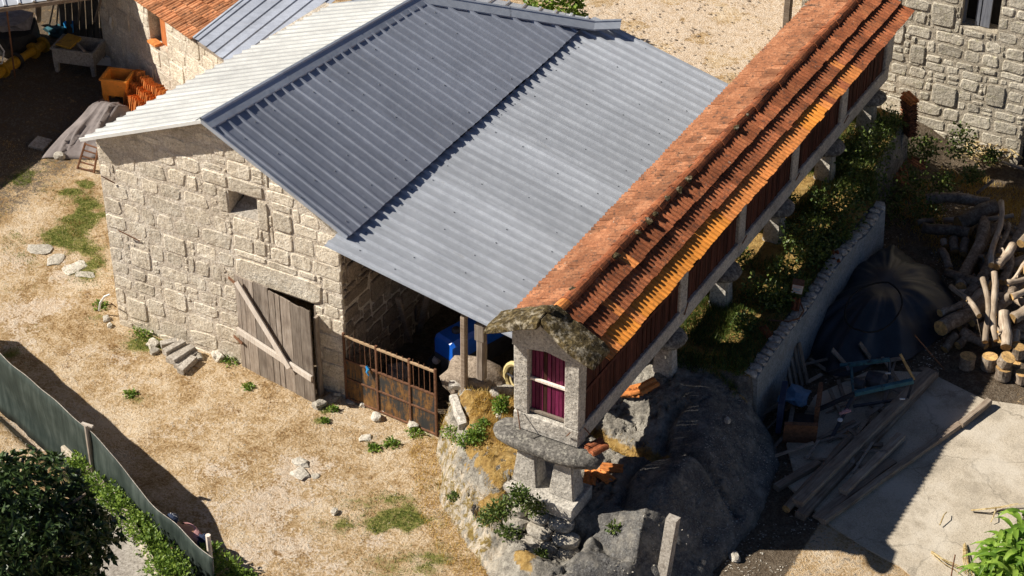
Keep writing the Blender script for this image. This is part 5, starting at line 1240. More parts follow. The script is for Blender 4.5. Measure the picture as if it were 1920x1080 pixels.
for k, (px, py, r, rz, n, lab) in enumerate(((930, 740, .13, .30, 330, 'tall bright green plant standing on the outcrop beside the lean-to post'), (938, 775, .14, .22, 260, 'yellow-green plant on the outcrop below the taller plant'), (975, 940, .20, .16, 420, 'green shrub growing left of the granary plinth'), (940, 965, .22, .16, 420, 'dense low green shrub on the outcrop shelf'),
      (985, 985, .22, .15, 420, 'green creeping plant over the stones below the granary plinth'), (1010, 915, .12, .14, 160, 'wispy green sprig at the foot of the left granary leg'))):
    p = on_ground(px, py, 1.0); bush('wild_plant', (p.x, p.y, p.z + rz * .7), (r, r, rz), n, .075, M['leaf_mid'] if k < 2 else M['leaf_vine'], lab, 'plant', 120 + k, shell=.1, lw=.25)
for k, (px, py, r, rz, n, lab) in enumerate(((905, 800, .12, .08, 200, 'small yellow-green plant in the golden grass of the ledge'), (890, 822, .22, .10, 420, 'wide mat of bright green leaves on the rim of the outcrop'), (940, 770, .12, .2, 240, 'slender leafy plant beside the left granary post'), (915, 975, .20, .12, 380, 'leftmost dark creeper hanging over the outcrop shelf'), (955, 1000, .24, .12, 460, 'dark green creeper spread over the outcrop stones'), (1000, 955, .22, .14, 400, 'spiky green shrub below the left granary leg'), (1015, 1040, .12, .06, 120, 'little green weed low on the outcrop face'), (985, 905, .16, .10, 220, 'wispy yellow-green grass clump by the left granary leg'), (850, 935, .10, .06, 110, 'small weed at the foot of the outcrop face'), (1150, 995, .12, .08, 130, 'dark weed in the hollow right of the footing'))):
    p = on_ground(px, py, 1.0); bush('wild_plant', (p.x, p.y, p.z + rz * .6), (r, r, rz), n, .06, M['leaf_mid'] if k in (0, 1, 2, 7) else M['leaf_vine'], lab, 'plant', 220 + k, shell=.05, lw=.3)
# overgrown bank between granary and retaining wall
rsb = np.random.RandomState(9)
banks = [(6.2, 3.9, .35), (6.4, 4.8, .4), (6.15, 5.7, .5), (6.45, 6.5, .5), (6.2, 7.4, .55), (6.5, 8.2, .5), (6.25, 9.1, .6), (6.1, 10.1, .65), (6.0, 11.0, .6), (6.5, 10.6, .6), (5.9, 12.0, .6), (5.2, 5.6, .35), (5.1, 8.2, .4), (6.7, 11.6, .5), (7.2, 12.2, .5), (7.3, 10.9, .4), (6.4, 13.4, .45), (7.0, 13.9, .4), (7.7, 13.9, .3), (6.0, 13.0, .5), (7.6, 12.9, .35), (6.0, 4.9, .35), (6.55, 5.6, .35), (6.0, 6.9, .4), (6.6, 7.6, .35), (5.95, 8.4, .4)]
for k, (x, y, r) in enumerate(banks):
    z = max(gz(x, y), 0); r *= (.75, .95, .65, 1.05)[k % 4]; bush('bank_shrub', (x, y, z + r * .55), (r * .9, r * 1.1, r * (.8, 1.2)[k % 2]), int(800 * r + 60), .08, M['leaf_vine'], 'tangled dark green shrub on the bank, %s counted away from the camera' % ORD[k], 'shrub', 150 + k, group='shrubs on the bank', shell=.1, lw=.36)
for k in range(5):
    x, y = 6.35 + .2 * math.sin(k * 3), 5.3 + k * 1.35
    mb = MB(); mb.tube([(x, y, 1.1), (x + .05, y + .05, 1.9), (x + .12, y, 2.5)], [.012, .01, .004], 5); o = mb.obj('tall_stalk', M['leaf_vine'], label='thin tall green stalk rising from the bank shrubs', cat='stalk', group='tall stalks on the bank')
# corn at lower right
cg = 'corn plants in the bottom right corner'
CORN = ((1850, 1060), (1880, 1040), (1905, 1020), (1870, 1085), (1900, 1065), (1925, 1045), (1835, 1090), (1895, 1095), (1918, 1085), (1940, 1070), (1862, 1048), (1892, 1022), (1915, 1040), (1845, 1075), (1878, 1062), (1930, 1015), (1908, 995), (1860, 1075), (1888, 1078), (1925, 1062), (1900, 1040))
for k, (px, py) in enumerate(CORN):
    p = at(px, py + 25, 0.0); rs = np.random.RandomState(k); st = thing('corn_plant', 'young corn plant with arching bright green leaves, %s from the left' % ORD[sorted(CORN).index((px, py))], 'corn plant', (p.x, p.y, 0), group=cg)
    mb = MB(); mb.tube([(p.x, p.y, 0), (p.x + .02, p.y, .75)], [.018, .008], 6); mb.obj('stem', M['leaf_corn'], st)
    for q in range(9):
        a = q * 2.4 + k; h0 = .10 + q * .075; Ls = .46; mb = MB(); vs = []; nseg = 5
        for i in range(nseg + 1):
            t_ = i / nseg; r_ = Ls * t_; z = h0 + .40 * t_ - .42 * t_ * t_ * 1.1; w_ = .046 * math.sin(math.pi * min(1, .12 + t_ * .88)) + .003
            cx, cy = p.x + math.cos(a) * r_, p.y + math.sin(a) * r_
            vs += [(cx - math.sin(a) * w_, cy + math.cos(a) * w_, z + .012), (cx, cy, z), (cx + math.sin(a) * w_, cy - math.cos(a) * w_, z + .012)]
        fs = []
        for i in range(nseg):
            b_ = i * 3; fs += [(b_, b_ + 1, b_ + 4, b_ + 3), (b_ + 1, b_ + 2, b_ + 5, b_ + 4)]
        mb.add(vs, fs); mb.obj('leaf', M['leaf_corn'], st, smooth=True)
for k, (pts_, lab) in enumerate(((((1822, 957), (1850, 955), (1880, 952), (1915, 946)), 'bundle of dry yellow corn stalk lying at the edge of the concrete'), (((1868, 955), (1862, 975), (1858, 985)), 'short bent dry stalk on the concrete below the long dry one'), (((1745, 1035), (1762, 1050), (1790, 1065), (1800, 1075)), 'dry straw-coloured stalk lying at the bottom of the concrete yard'), (((1810, 1020), (1812, 1050), (1820, 1075)), 'limp pale stalk hanging beside the corn'), (((1763, 988), (1772, 972), (1778, 970)), 'curled brown dry leaf alone on the concrete'))):
    P_ = [at(x, y, .09 + .05 * (i % 2)) for i, (x, y) in enumerate(pts_)]; mb = MB()
    for q in range(1 if k in (1, 4) else 4):
        o_ = Vector((random.uniform(-.04, .04), random.uniform(-.04, .04), random.uniform(0, .03))); mb.tube([v + o_ * (i + 1) * .6 for i, v in enumerate(P_)], [.014, .012, .010, .005][:len(P_)], 5, flat=.5)
    mb.obj('dry_stalk', M['dead'], label=lab, cat='stalk')
mb = MB(); mb.tube([at(1783, 1082, .3), at(1791, 1040, .7)], .012, 5); mb.obj('iron_rod', M['rust'], label='thin dark red rod standing up at the bottom edge before the corn', cat='rod')

# grass blades (uncountable)
def blades(name, n, region, mat, h, dens, seed, w=.006, lean=.9, zfn=None, wmul=1.0):
    rs = np.random.RandomState(seed); x0, y0, x1, y1 = region; x = rs.uniform(x0, x1, n); y = rs.uniform(y0, y1, n)
    keep = rs.rand(n) < dens(x, y); x, y = x[keep], y[keep]; z = (zfn or ground_z)(x, y); n = len(x)
    a = rs.uniform(0, 2 * np.pi, n); hh = h * rs.uniform(.4, 1.4, n); l_ = rs.uniform(.2, lean, n) * hh
    b = rs.uniform(0, 2 * np.pi, n); ww = w * rs.uniform(.7, 1.5, n)
    A = np.stack([x - np.cos(b) * ww, y - np.sin(b) * ww, z - .005], -1); B = np.stack([x + np.cos(b) * ww, y + np.sin(b) * ww, z - .005], -1); T = np.stack([x + np.cos(a) * l_, y + np.sin(a) * l_, z + hh], -1)
    V = np.stack([A, B, T], 1).reshape(-1, 3); Q = np.arange(n * 3).reshape(-1, 3); me = fast_mesh(name, V, Q, mat); return link(name, me, kind='stuff', label=None)
def yard_mask(x, y):
    m = (sdist(x, y, MOUND) > .12) & ~((x > -5.4) & (x < 4.2) & (y > -.12)) & ~((x > -11) & (x < -5.3) & (y > 8)) & (sdist(x, y, FE2) > .02)
    return m.astype(float)
def dens_dry(x, y):
    return yard_mask(x, y) * np.clip(.62 + .9 * fbm(x, y, 1.2, 3, 4.0) + .5 * fbm(x, y, 6, 2) - 1.0 * px_blobs(x, y, PALE), 0.02, 1)
g_ = blades('dry_grass', 95000, (-13, -6.2, 5, 4.5), M['straw'], .026, dens_dry, 1, w=.0045, lean=1.6); g_['label'] = 'short straw-coloured dry grass over the yard'; g_['category'] = 'grass'
def dens_cl(x, y): return yard_mask(x, y) * sstep(.22, .42, fbm(x, y, 3.2, 3, 14.0)) * (1 - .9 * np.clip(px_blobs(x, y, PALE), 0, 1)) * sstep(-.25, .1, fbm(x, y, .5, 3, 21.0))
g_ = blades('brown_grass', 200000, (-13, -6.2, 5, 4.5), M['brown_straw'], .045, dens_cl, 8, w=.005, lean=1.1); g_['label'] = 'clumps of taller brown dry grass in the yard'; g_['category'] = 'grass'
def dens_gr(x, y): return yard_mask(x, y) * np.clip(px_blobs(x, y, GREEN) * np.clip(.45 + 2.6 * fbm(x, y, 2.0, 4, 17.0), 0, 1.7), 0, 1)
g_ = blades('green_grass', 330000, (-13, -6.2, 5, 5.5), M['grass'], .05, dens_gr, 2, w=.0055); g_['label'] = 'patches of green grass in the dry yard'; g_['category'] = 'grass'
def dens_mound(x, y):
    z = mound_z(x, y); return (z > .45) * np.clip(np.maximum((x < 4.5) * (y < .2) * .9, 0.5 * np.exp(-((y - .32 - .12 * np.sin(x * 3)) / .12) ** 2) * (x < 6.3)) * (.5 + 2 * fbm(x, y, 2.5, 3, 1.0)), 0, 1)
g_ = blades('golden_grass', 70000, (2.2, -3.2, 6.6, .7), M['straw_gold'], .08, dens_mound, 3, w=.004, lean=1.2, zfn=mound_z); g_['label'] = 'long golden dry grass on the granite outcrop'; g_['category'] = 'grass'
def dens_edge(x, y):
    d = sdist(x, y, MOUND); return ((d > .1) & (d < .7) & (x < 5.2) & (y < -.3)) * .6
g_ = blades('tall_dry_grass', 40000, (1.5, -5, 5.2, -.3), M['straw_gold'], .07, dens_edge, 4, w=.004, lean=1.3); g_['label'] = 'taller dry grass along the foot of the outcrop'; g_['category'] = 'grass'
def dens_lane(x, y):
    d = sdist(x, y, FE2); return ((d < -.05) & (d > -.9)) * .5
g_ = blades('lane_weeds', 50000, (-8, -7.5, 2.5, -2.5), M['grass'], .09, lambda x, y: dens_lane(x, y) * (sdist(x, y, FE2) > -.42) * sstep(-4.2, -3.2, x), 5, w=.006); g_['label'] = 'green weeds at the foot of the net fence'; g_['category'] = 'weeds'
def dens_bank(x, y): return (mound_z(x, y) > .9) * np.clip(.6 + 1.6 * fbm(x, y, 1.5, 3), 0, 1)
g_ = blades('bank_grass', 60000, (4.2, 2.3, 6.75, 12.5), M['leaf_vine'], .14, dens_bank, 6, w=.007, zfn=mound_z); g_['label'] = 'rough grass on the bank under the granary'; g_['category'] = 'grass'
g_ = blades('house_grass', 40000, (6.6, 9.5, 11.5, 13.8), M['straw_gold'], .10, lambda x, y: np.clip(.25 + 1.5 * fbm(x, y, 1.0, 3, 2.2), 0, 1), 7, w=.006); g_['label'] = 'dry brown grass between house and woodpile'; g_['category'] = 'grass'
# leaf litter in the far courtyard and grit in the right yard
def litter(name, n, region, mat, s_, seed, dens, label, cat, zo=.01, flat=True):
    rs = np.random.RandomState(seed); x = rs.uniform(region[0], region[2], n); y = rs.uniform(region[1], region[3], n); k = rs.rand(n) < dens(x, y); x, y = x[k], y[k]; n = len(x)
    z = np.maximum(ground_z(x, y), np.where((x > 2) & (x < 8) & (y < 13), mound_z(x, y), -1)) + zo; a = rs.uniform(0, 6.28, n); r = s_ * rs.uniform(.4, 1.5, n); ast = rs.uniform(.25, .9, n)
    ca, sa_ = np.cos(a), np.sin(a); t_ = rs.uniform(.1, .5, n) * r
    P = lambda u, v, w_: np.stack([x + ca * u - sa_ * v, y + sa_ * u + ca * v, z + w_], -1)
    V = np.stack([P(-r, 0 * r, 0 * r), P(0 * r, -r * ast, t_), P(r, 0 * r, 0 * r), P(0 * r, r * ast, t_ * .6)], 1).reshape(-1, 3)
    me = fast_mesh(name, V, np.arange(n * 4).reshape(-1, 4), mat); return link(name, me, kind='stuff', label=label, cat=cat)
litter('leaf_litter', 3500, (-6, 9.8, 3.5, 22), M['bark'], .035, 11, lambda x, y: np.clip(.35 + 1.4 * fbm(x, y, .9, 3), 0, 1), 'dry leaf litter scattered on the sandy courtyard', 'litter')
litter('grit', 9000, (6.7, -4.5, 9.4, 13), M['pebble'], .016, 12, lambda x, y: np.clip(.6 + 1.4 * fbm(x, y, 1.3, 3), 0, 1), 'small grit and rubble on the shaded ground below the outcrop', 'grit')
litter('grit_yard', 6000, (-6, -6, 3.5, -.2), M['pebble'], .012, 13, lambda x, y: np.clip(px_blobs(x, y, PALE) + .15, 0, 1), 'small pale pebbles in the bare patches of the yard', 'pebbles')

# ================================================================== LOOSE THINGS IN THE YARD
cp = ((302, 648, 332, 640), (308, 662, 345, 642), (316, 678, 352, 650), (322, 678, 362, 652), (330, 688, 368, 662), (338, 697, 364, 672))
labs = ['leftmost squared concrete post in the heap at the barn foot', 'second squared concrete post from the left in the heap at the barn foot', 'buried lower post between others in the heap at the barn foot', 'topmost long squared concrete post in the heap at the barn foot', 'shaded concrete post behind the front one in the heap', 'frontmost squared concrete post in the heap at the barn foot']
for k, ((a, b, c, d), z) in enumerate(zip(cp, (.10, .12, .04, .14, .05, .07))):
    g = gz(*at(a, b, 0).xy); p = at(a, b, g + z); q = at(c, d, g + z + .02); mb = MB(); mb.beam(p, q, .15, .13, ch=.08, jit=.004); mb.obj('concrete_post', M['concrete_piece'], label=labs[k], cat='post', group='concrete posts heaped at the barn foot')
# standing rough post at bottom
mb = MB(); p = at(1262, 972, 1.45); mb.hexa([Vector(v) for v in ((p.x - .12, p.y - .40, -.1), (p.x + .06, p.y - .42, -.1), (p.x + .08, p.y - .25, -.1), (p.x - .09, p.y - .24, -.1), (p.x - .11, p.y - .05, 1.44), (p.x + .09, p.y - .07, 1.46), (p.x + .10, p.y + .08, 1.45), (p.x - .10, p.y + .07, 1.47))]); mb.obj('stone_post', M['concrete_piece'], label='leaning squared grey stone post at the bottom edge against the outcrop', cat='post')
stones = [(287, 648, .13, 'pale yellow stone left of the concrete post heap'), (290, 662, .10, 'small white stone in front of the pale yellow one'), (372, 672, .11, 'upright pale stone right of the concrete post heap'), (388, 640, .14, 'rough stone at the barn foot right of the post heap'), (410, 672, .16, 'rough grey stone at the barn foot left of the green weed'), (400, 655, .09, 'small rough stone at the barn foot above a larger one'),
          (705, 785, .12, 'smooth white stone in the yard before the rusty gate'), (775, 800, .15, 'grey stone under the right part of the rusty gate'), (660, 752, .12, 'flat white stone under the left end of the rusty gate'), (680, 760, .09, 'small white stone in the row under the gate'), (722, 772, .10, 'pale stone in the row under the middle of the gate'), (745, 782, .08, 'small pale stone under the gate right of the middle'),
          (600, 762, .13, 'broken pale slab leaning at the barn corner'), (622, 748, .15, 'brownish flat stone at the barn corner foot'), (632, 742, .08, 'small round stone at the barn corner foot'), (563, 868, .16, 'flat pale stone sunk in the middle of the yard'), (562, 890, .17, 'flat grey stone sunk below the pale one in the yard'), (592, 893, .08, 'small pale stone right of the sunk yard stones'), (686, 822, .12, 'low flat white stone in the yard below the gate'), (627, 962, .08, 'small pale stone in the lower yard'),
          (140, 502, .22, 'flat pale slab sunk in the grass left of the barn, rightmost of the group'), (105, 487, .18, 'flat pale slab sunk in the grass, in the middle of the group'), (75, 468, .22, 'flat pale slab sunk in the grass, leftmost and uppermost'), (200, 600, .09, 'white stone at the foot of the barn left corner'), (206, 612, .07, 'small white stone below another at the barn left corner'), (158, 515, .16, 'flat pale slab nearest the barn wall in the grass'),
          (1363, 790, .07, 'small pale stone on the shaded outcrop'), (1378, 1048, .12, 'pale stone on the shaded ground right of the leaning post'), (1034, 1008, .08, 'white round stone on the footing right of the creeping plant'), (1010, 1020, .05, 'small white pebble beside the round stone on the footing'), (945, 988, .10, 'round pale stone among the leaves on the outcrop shelf'), (985, 703, .12, 'grey stone beside the left granary post'), (955, 712, .10, 'small dark stone near the yellow wheel'), (880, 718, .14, 'rough brown stone below the lean-to post')]
for k, (px, py, r, lab) in enumerate(stones):
    p = on_ground(px, py); flat = (.12 if 'slab' in lab else .25) if 'flat' in lab or 'sunk' in lab else .65
    me = rock_mesh('loose_stone', M['pebble'], r * (1.25 if flat == .12 else 1), r * random.uniform(.7, .9), r * flat, k + 60, .28); link('loose_stone', me, loc=(p.x, p.y, p.z + r * flat * (.25 if flat < .5 else .5)), rot=(0, 0, random.uniform(0, 3)), label=lab, cat='stone')
# the yellow-beige boulder under the lean-to posts and kerb stones along the outcrop rim
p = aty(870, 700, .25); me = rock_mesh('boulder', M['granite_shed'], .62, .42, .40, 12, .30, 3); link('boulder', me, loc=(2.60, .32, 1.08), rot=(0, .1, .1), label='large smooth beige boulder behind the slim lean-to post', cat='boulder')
for f in bpy.data.objects['boulder'].data.polygons: f.use_smooth = True
kb2 = [((850, 745), (870, 800), 'weathered stone block along the rim of the outcrop'), ((842, 722), (895, 728), 'horizontal stone kerb at the foot of the slim post'), ((905, 730), (960, 732), 'horizontal stone kerb right of the green plant'), ((925, 735), (940, 790), 'long narrow stone edging beside the tall green plant')]
for (a, b, lab) in kb2:
    p, q = at(*a, 1.16), at(*b, 1.12); mb = MB(); mb.beam(p, q, .16, .16, ch=.2, jit=.02, seg=4); mb.obj('kerb_stone', M['granite_sawn'], label=lab, cat='kerb')
# small terracotta pieces
def tiles_at(lst, lab, grp, z=None, step=.035):
    for k, (px, py, rz) in enumerate(lst):
        p = on_ground(px, py, 1.2) if z is None else at(px, py, z)
        lay(random.choice(pile), (p.x, p.y, p.z + .05 + k * step), random.uniform(-.08, .08), random.uniform(-.08, .08), rz, lab % ORD[k] if '%s' in lab else lab, grp)
fp = on_ground(1200, 742, 1.0)
for k in range(6):
    lay(random.choice(pile), (fp.x + .035 * k, fp.y + .06 * k, gz(fp.x + .05, fp.y + .1) + .05 + .028 * k), .10, .22, -1.25 + .16 * k, 'orange roof tile in the fan on the rock under the granary, %s from the bottom' % ORD[k], 'tiles fanned on the rock')
for k, (x, y, z, rz) in enumerate(((5.95, -1.30, 2.14, .2), (5.95, -1.30, 2.19, .22))): lay(tile_mesh('clay_tile', .24, .34, M['tile_old'], 71 + k, 0), (x, y, z), .0, .12, rz - .6, ('lower', 'upper')[k] + ' dark red tile of the pair lying on the right end of the half-moon slab', 'red tiles on the slab end')
tiles_at([(1108, 885, .4), (1118, 888, 1.2), (1125, 884, 2.0)], 'broken orange tile piece behind the right front leg, %s from the left', 'broken tiles behind the leg')
# stack of tiles behind the granary far end, on a stone base
mb = MB(); sp = at(1690, 172, 1.9)
mb.box((-.22, -.22, 0), (.22, .22, .9)); mb.obj('stone_pier', M['granite_slab'], label='mossy stone pier carrying the tile stack by the house', cat='pier', loc=(sp.x, sp.y, .1))
stk_shade = [tile_mesh('clay_tile', .22, .40, M['tile_left'], s_ + 90, lift=0) for s_ in range(3)]  # duller tile colour paints the shade on the lower stack
for k in range(19):
    o = link('clay_tile', random.choice(pile if k > 15 else stk_shade), label='orange tile lying in the tall leaning stack in front of the stone house', cat='tile', group='tall tile stack by the house')
    o.location = (sp.x + .12 + random.uniform(-.02, .02) - .004 * k, sp.y + .1 + random.uniform(-.02, .02), 1.0 + k * .048); o.rotation_euler = (random.uniform(-.04, .04), random.uniform(-.04, .04), random.uniform(-.06, .06) + .9)
for k, (px, py, rz) in enumerate(((1690, 320, .4), (1690, 312, .5), (1688, 304, .45), (1708, 300, 1.2), (1706, 294, 1.1), (1678, 312, -.3), (1690, 330, .5), (1678, 322, -.2))):
    p = at(px, py, .12 + .04 * (k % 4)); lay(random.choice(stk_shade), p, random.uniform(-.12, .12), random.uniform(-.12, .12), rz, 'orange tile in the low shaded heap between the bank and the woodpile', 'tiles in the shaded heap')
for (px, py, rz, lab) in ((1430, 612, .9, 'red tile lying on the top of the retaining wall'), (1494, 560, .3, 'red tile piece under the tilted sign on the wall'), (1565, 470, .5, 'red tile piece near the far end of the retaining wall')):
    p = at(px, py, 1.33); lay(tile_mesh('clay_tile', .16, .34, M['tile_old'], int(px), 0), p, .1, .1, rz, lab, None)
# the tilted printed carton on the wall
p = at(1492, 548, 1.35); ct = thing('carton', 'small tilted carton with faded pink and blue print standing on the retaining wall', 'carton', p, .3); mi = parent_mat(ct)
mb = MB(); mb.box((-.10, -.07, .06), (.12, .07, .34)); 
rm = Matrix.Rotation(.35, 4, 'X') @ Matrix.Rotation(.1, 4, 'Y')
for v in mb.v: v.xyz = mi @ (rm @ v)
mb.obj('box', M['rust'], ct)
mb = MB(); mb.add([(-.09, -.073, .07), (.11, -.073, .07), (.11, -.073, .33), (-.09, -.073, .33), (-.09, -.070, .07), (.11, -.070, .07), (.11, -.070, .33), (-.09, -.070, .33)], [(0, 1, 2, 3), (7, 6, 5, 4), (0, 4, 5, 1), (1, 5, 6, 2), (2, 6, 7, 3), (3, 7, 4, 0)])
for v in mb.v: v.xyz = mi @ (rm @ v)
mb.obj('printed_face', M['white'], ct)
for k, (z, w_, mt) in enumerate(((.29, .16, 'pink'), (.25, .10, 'pink'), (.21, .14, 'blue_plastic'), (.17, .12, 'blue_plastic'), (.13, .15, 'pink'), (.10, .09, 'blue_plastic'))):
    mb = MB(); mb.add([(-.07, -.076, z), (-.07 + w_, -.076, z), (-.07 + w_, -.076, z + .014), (-.07, -.076, z + .014)], [(0, 1, 2, 3)])
    for v in mb.v: v.xyz = mi @ (rm @ v)
    mb.obj('print_line', M[mt], ct)
mb = MB(); mb.tube([at(1500, 565, 1.3), at(1507, 583, 1.3), at(1498, 597, 1.3), at(1478, 603, 1.3), at(1440, 600, 1.3)], .018, 6); mb.obj('cable', M['rust'], label='dark red cable looping over the retaining wall below the carton', cat='cable')

# ================================================================== TRACTOR under the lean-to
tr_ = thing('tractor', 'old tractor with a bright blue bonnet parked in the dark lean-to', 'tractor', (1.9, 2.0, 0), R(0)); 
fwd = Vector((-.30, -.95, 0)).normalized(); sdv = Vector((fwd.y, -fwd.x, 0)) * -1; T0_ = Vector((1.70, 1.22, 0))
def tp(f, s, z): return T0_ + fwd * f + sdv * s + Vector((0, 0, z))
bz = .95
mb = MB(); prf = [(-.27, bz), (-.27, bz + .34), (-.20, bz + .42), (.20, bz + .42), (.27, bz + .34), (.27, bz)]
vs = []
for f, sc_ in ((.42, .90), (.36, 1.0), (-1.3, 1.0)):
    for s_, z in prf: vs.append(tp(f, s_ * sc_, bz + (z - bz) * (sc_ ** 1.3)))
fs = [tuple(range(6)), tuple(reversed(range(12, 18)))] + [(k * 6 + i, k * 6 + 6 + i, k * 6 + 6 + (i + 1) % 6, k * 6 + (i + 1) % 6) for k in range(2) for i in range(6)]
mb.add(vs, fs); mb.obj('bonnet', M['blue'], tr_)
mb = MB(); mb.lathe([(.0, 0), (.09, 0), (.09, .05), (.06, .08), (0, .08)], 12, tp(.1, 0, bz + .42)); mb.obj('filler_cap', M['iron'], tr_)
mb = MB(); mb.hexa([tp(.43, -.24, bz - .12), tp(.43, .24, bz - .12), tp(.39, .24, bz - .12), tp(.39, -.24, bz - .12), tp(.43, -.24, bz + .0), tp(.43, .24, bz), tp(.39, .24, bz), tp(.39, -.24, bz)]); mb.obj('front_grille', M['iron'], tr_)
mb = MB(); mb.hexa([tp(.35, -.15, .45), tp(.35, .15, .45), tp(-1.6, .18, .45), tp(-1.6, -.18, .45), tp(.35, -.2, bz - .01), tp(.35, .2, bz - .01), tp(-1.6, .2, bz - .01), tp(-1.6, -.2, bz - .01)]); mb.obj('engine', M['iron'], tr_)
for s_ in (-.24, .20):
    mb = MB(); c = tp(.40, s_, bz - .22); mb.lathe([(.0, -.05), (.07, -.04), (.08, .03), (0, .04)], 10, c, 'y'); mb.obj('headlight', M['cloth'], tr_)
def wheel(c, r, wd_, rimmat, par):
    ax = sdv; mb = MB(); mb.tube([c - ax * wd_ / 2, c - ax * wd_ * .3, c + ax * wd_ * .3, c + ax * wd_ / 2], [r * .9, r, r, r * .9], 20); w_ = mb.obj('wheel', M['dark'], par)
    mb = MB(); mb.tube([c - ax * (wd_ / 2 + .01), c + ax * (wd_ / 2 + .01)], r * .55, 14); mb.obj('rim', rimmat, w_)
for s_ in (-.5, .5): wheel(tp(.1, s_, .32), .30, .18, M['iron'], tr_)
for s_ in (-.62, .62): wheel(tp(-1.5, s_, .58), .56, .30, M['iron'], tr_)
mb = MB(); mb.beam(tp(-1.55, -.22, 1.05), tp(-1.55, .22, 1.05), .4, .08); mb.obj('seat', M['dark'], tr_)
mb = MB(); mb.tube([tp(-1.0, .16 * math.cos(a), 1.5 + .16 * math.sin(a)) for a in [k * .63 for k in range(11)]], .014, 5); mb.tube([tp(-.9, 0, 1.3), tp(-1.0, 0, 1.5)], .015, 5); mb.obj('steering_wheel', M['dark'], tr_)
# wheel leaning behind the boulder
wc = aty(968, 712, .35); lw_ = thing('spare_wheel', 'old wheel with a cream-yellow rim behind the boulder in the lean-to', 'wheel', wc)
ax = Vector((-.35, -.9, .12)).normalized()
mb = MB(); ring = []; pr_ = []
b1 = ax.cross(Vector((0, 0, 1))).normalized(); b2 = b1.cross(ax)
mb.tube([wc + (b1 * math.cos(a) + b2 * math.sin(a)) * .30 for a in [k * 2 * math.pi / 20 for k in range(21)]], .05, 7); mb.obj('rim', M['cream'], lw_)
mb = MB(); mb.tube([wc + ax * -.06 + (b1 * math.cos(a) + b2 * math.sin(a)) * .23 for a in [k * 2 * math.pi / 20 for k in range(21)]], .035, 6); mb.obj('inner_ring', M['cream'], lw_)
mb = MB(); mb.tube([wc - ax * .1, wc + ax * .06], .06, 10); mb.tube([wc - b1 * .26, wc + b1 * .26], .02, 5); mb.tube([wc - b2 * .26, wc + b2 * .26], .02, 5); mb.obj('hub', M['iron'], lw_)
# a few dim things leaning on the barn's side wall in the lean-to
for k, (px, py, z, px2, py2, z2, lab) in enumerate(((770, 640, .1, 745, 560, 1.4, 'rough timber leaning against the dim barn side wall, nearer one'), (785, 625, .1, 800, 555, 1.5, 'rough timber leaning in the dim lean-to, further one'))):
    mb = MB(); mb.beam(at(px, py, z), at(px2, py2, z2), .10, .07, jit=.006, seg=3); mb.obj('timber', M['beam_wood'], label=lab, cat='timber')
p = at(745, 690, .3); me = rock_mesh('sack', M['cloth'], .22, .18, .2, 4, .3); link('sack', me, loc=(p.x, p.y, .18), label='grey sack on the ground behind the rusty gate', cat='sack')

# ================================================================== RIGHT YARD: beams, scrap, black heap, logs
def beamlog(name, p0, p1, w_, h_, mat, label, cat='beam', rnd=False, grp=None):
    mid = (p0 + p1) / 2; d = p1 - p0; L_ = d.length; mb = MB()
    if rnd: mb.tube([Vector((-L_ / 2 + L_ * k / 5, random.uniform(-.015, .015), random.uniform(-.015, .015))) for k in range(6)], [w_ / 2 * random.uniform(.9, 1.1) for _ in range(6)], 9, jit=.07, capmi=1)
    else: mb.beam((-L_ / 2, 0, 0), (L_ / 2, 0, 0), w_, h_, ch=.12, jit=.008, seg=5)
    if not rnd: mb.m = [0] * len(mb.m)
    me = mesh_from(name, mb.v, mb.f, [mat, M['cut']], mb.m); o = link(name, me, label=label, cat=cat, group=grp, loc=mid)
    o.rotation_mode = 'QUATERNION'; o.rotation_quaternion = d.to_track_quat('X', 'Z'); return o
BM = [((1495, 945), (1745, 697), .17, .24, .22, .16, 'long squared timber beam, topmost of the diagonal pile on the yard'),
      ((1500, 968), (1752, 700), .08, .10, .20, .14, 'long timber beam lying under the topmost one in the diagonal pile'),
      ((1475, 955), (1595, 820), .12, .16, .17, .17, 'short round-edged timber left of the long beams'),
      ((1580, 925), (1690, 818), .14, .16, .17, .13, 'rough weathered timber lying between the long beams'),
      ((1530, 970), (1675, 862), .09, .09, .16, .05, 'thin board under the rough weathered timber'),
      ((1542, 978), (1800, 795), .10, .10, .13, .11, 'lowest long timber on the right side of the diagonal pile'),
      ((1800, 798), (1856, 752), .12, .16, .12, .12, 'sunlit end piece of timber beyond the lowest long one'),
      ((1455, 915), (1535, 868), .08, .10, .15, .12, 'dark timber half hidden at the left of the diagonal pile')]
for (a, b, z0, z1, w_, h_, lab) in BM:
    beamlog('timber_beam', at(*a, z0), at(*b, z1), w_, h_, M['beam_wood'], lab, grp='timber beams piled on the yard', rnd=('round-edged' in lab))
